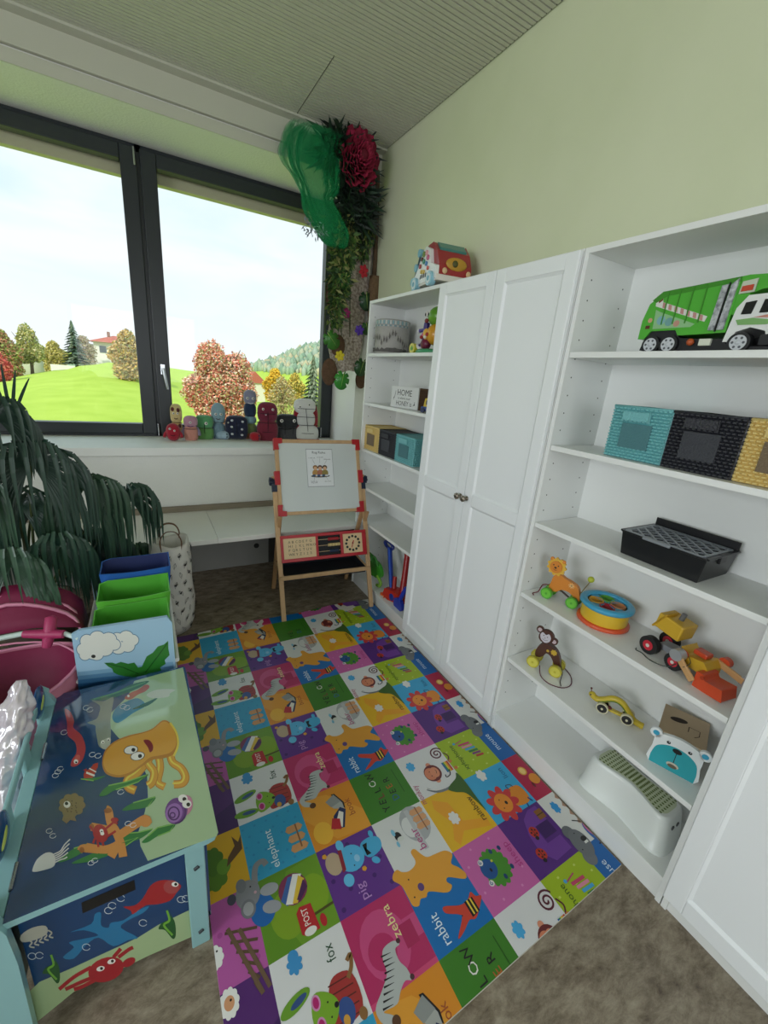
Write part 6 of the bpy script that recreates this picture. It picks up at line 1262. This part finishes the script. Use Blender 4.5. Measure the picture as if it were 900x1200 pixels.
# sand toys in the bottom compartment
def P_at(px,py,x,dz=0): q=at(px,py,'x',x); return V((q.x,q.y,q.z+dz))
o=thing('green_claw_rake','bright green plastic toy claw rake leaning in the bottom compartment','sand toy',(-.215,.53,.10))
o.scale=(1.2,1.5,1.05)
m=MB(mat('#3f9a2a',.45,coat=.2)); L0=V(o.location)
m.prism(smooth_pts([(-.05,.07),(-.055,.13),(-.02,.165),(.03,.16),(.06,.12),(.055,.08),(.02,.055),(-.02,.055)]),(0,0,0),FX,UZ,.022)
m.build('scoop',o,.006)
for k in range(4): m=MB(mat('#2f7a24',.5)); m.tube(smooth_pts([(-.012,.03-.02*k,.15),(-.02,.045-.02*k,.20),(-.03,.06-.022*k,.215)],False),.006,n=8); m.build('tine',o)
m=MB(mat('#7fae3a',.45)); m.tube(smooth_pts([(-.01,-.03,.08),(-.01,-.065,.055),(-.01,-.06,.02),(-.01,-.035,.012)],False),.010,n=10); m.build('handle_loop',o)
m=MB(mat('#2f7a24',.5)); m.tube(smooth_pts([(0,.03,.16),(.02,.06,.10),(.03,.07,.012)],False),.013,n=10); m.build('grip',o)
o=thing('blue_spade','long blue toy spade leaning with its loop handle up in the bottom compartment','sand toy',(-.17,.375,.10))
o.scale=(1.3,1.3,1.05)
m=MB(mat('#2140a0',.4,coat=.2)); m.tube([(.03,.10,.27),(-.03,-.055,.06)],[.014,.012],n=10); m.tube([(.022,.092,.27),(-.038,-.063,.06)],[.006,.006],mat('#3a62c8',.4),n=8); m.build('shaft',o)
m=MB(mat('#1a2f7a',.4,coat=.2)); m.tube([(.03+.0*k,.11+.045*math.cos(a),.285+.022*math.sin(a)) for k,a in enumerate([2*PI*i/18 for i in range(19)])],.010,n=8); m.build('loop_handle',o)
m=MB(mat('#1a2f8a',.4)); m.ell((-.04,-.07,.035),(.02,.05,.038),pw=.7); m.build('blade',o)
o=thing('red_shovel','long red toy shovel standing upright against the bookcase back','sand toy',(-.15,.235,.10))
o.scale=(1.3,1.3,1.1)
m=MB(mat('#a81e20',.4,coat=.2)); m.tube(smooth_pts([(.03,.045,.33),(.01,.02,.20),(-.03,-.03,.015)],False),[.016]*8+[.013],n=10) if False else m.tube([(.03,.045,.33),(.01,.02,.20),(-.03,-.03,.015)],[.017,.016,.020],n=12); m.build('shaft',o)
m=MB(mat('#8a1418',.4)); m.tube([(.03,.075,.335),(.03,.015,.335)],.014,n=10); m.build('grip',o)
o=thing('red_bucket_scoop','wide red plastic scoop lying in front of the blue spade','sand toy',(-.20,.245,.10),math.radians(15))
m=MB(mat('#c02a1c',.4,coat=.2)); m.prism([(-.10,.02),(-.085,.075),(.0,.085),(.10,.07),(.105,.03),(.05,.012),(-.05,.0)],(0,0,.0),FX,UZ,.08); m.build('scoop',o,.01,3)
m=MB(mat('#a82018',.4)); m.tube([(.0,.03,.08),(.02,.05,.16)],.015,n=10); m.build('stub_handle',o)
o=thing('orange_mould','small orange starfish sand mould at the front edge','sand toy',(-.232,.335,.10))
m=MB(mat('#d8622a',.45,coat=.2)); m.prism([((.042 if k%2==0 else .020)*math.cos(k*PI/5),(.042 if k%2==0 else .020)*math.sin(k*PI/5)) for k in range(10)],(0,0,.010),(1,0,0),(0,1,0),.02); m.build('mould',o,.004)
o=thing('blue_shovel','short blue toy shovel with its blade down at the front right of the bottom compartment','sand toy',(-.235,.15,.10))
o.scale=(1.2,1.35,1.1)
m=MB(mat('#2038b0',.4,coat=.2)); m.prism(smooth_pts([(-.035,.0),(-.04,.045),(-.015,.065),(.012,.065),(.03,.04),(.025,.0)]),(0,0,0),FX,UZ,.018); m.build('blade',o,.004)
m=MB(mat('#2038b0',.4,coat=.2)); m.tube([(0,-.0,.06),(.02,-.02,.15)],.012,n=10); m.build('handle',o)
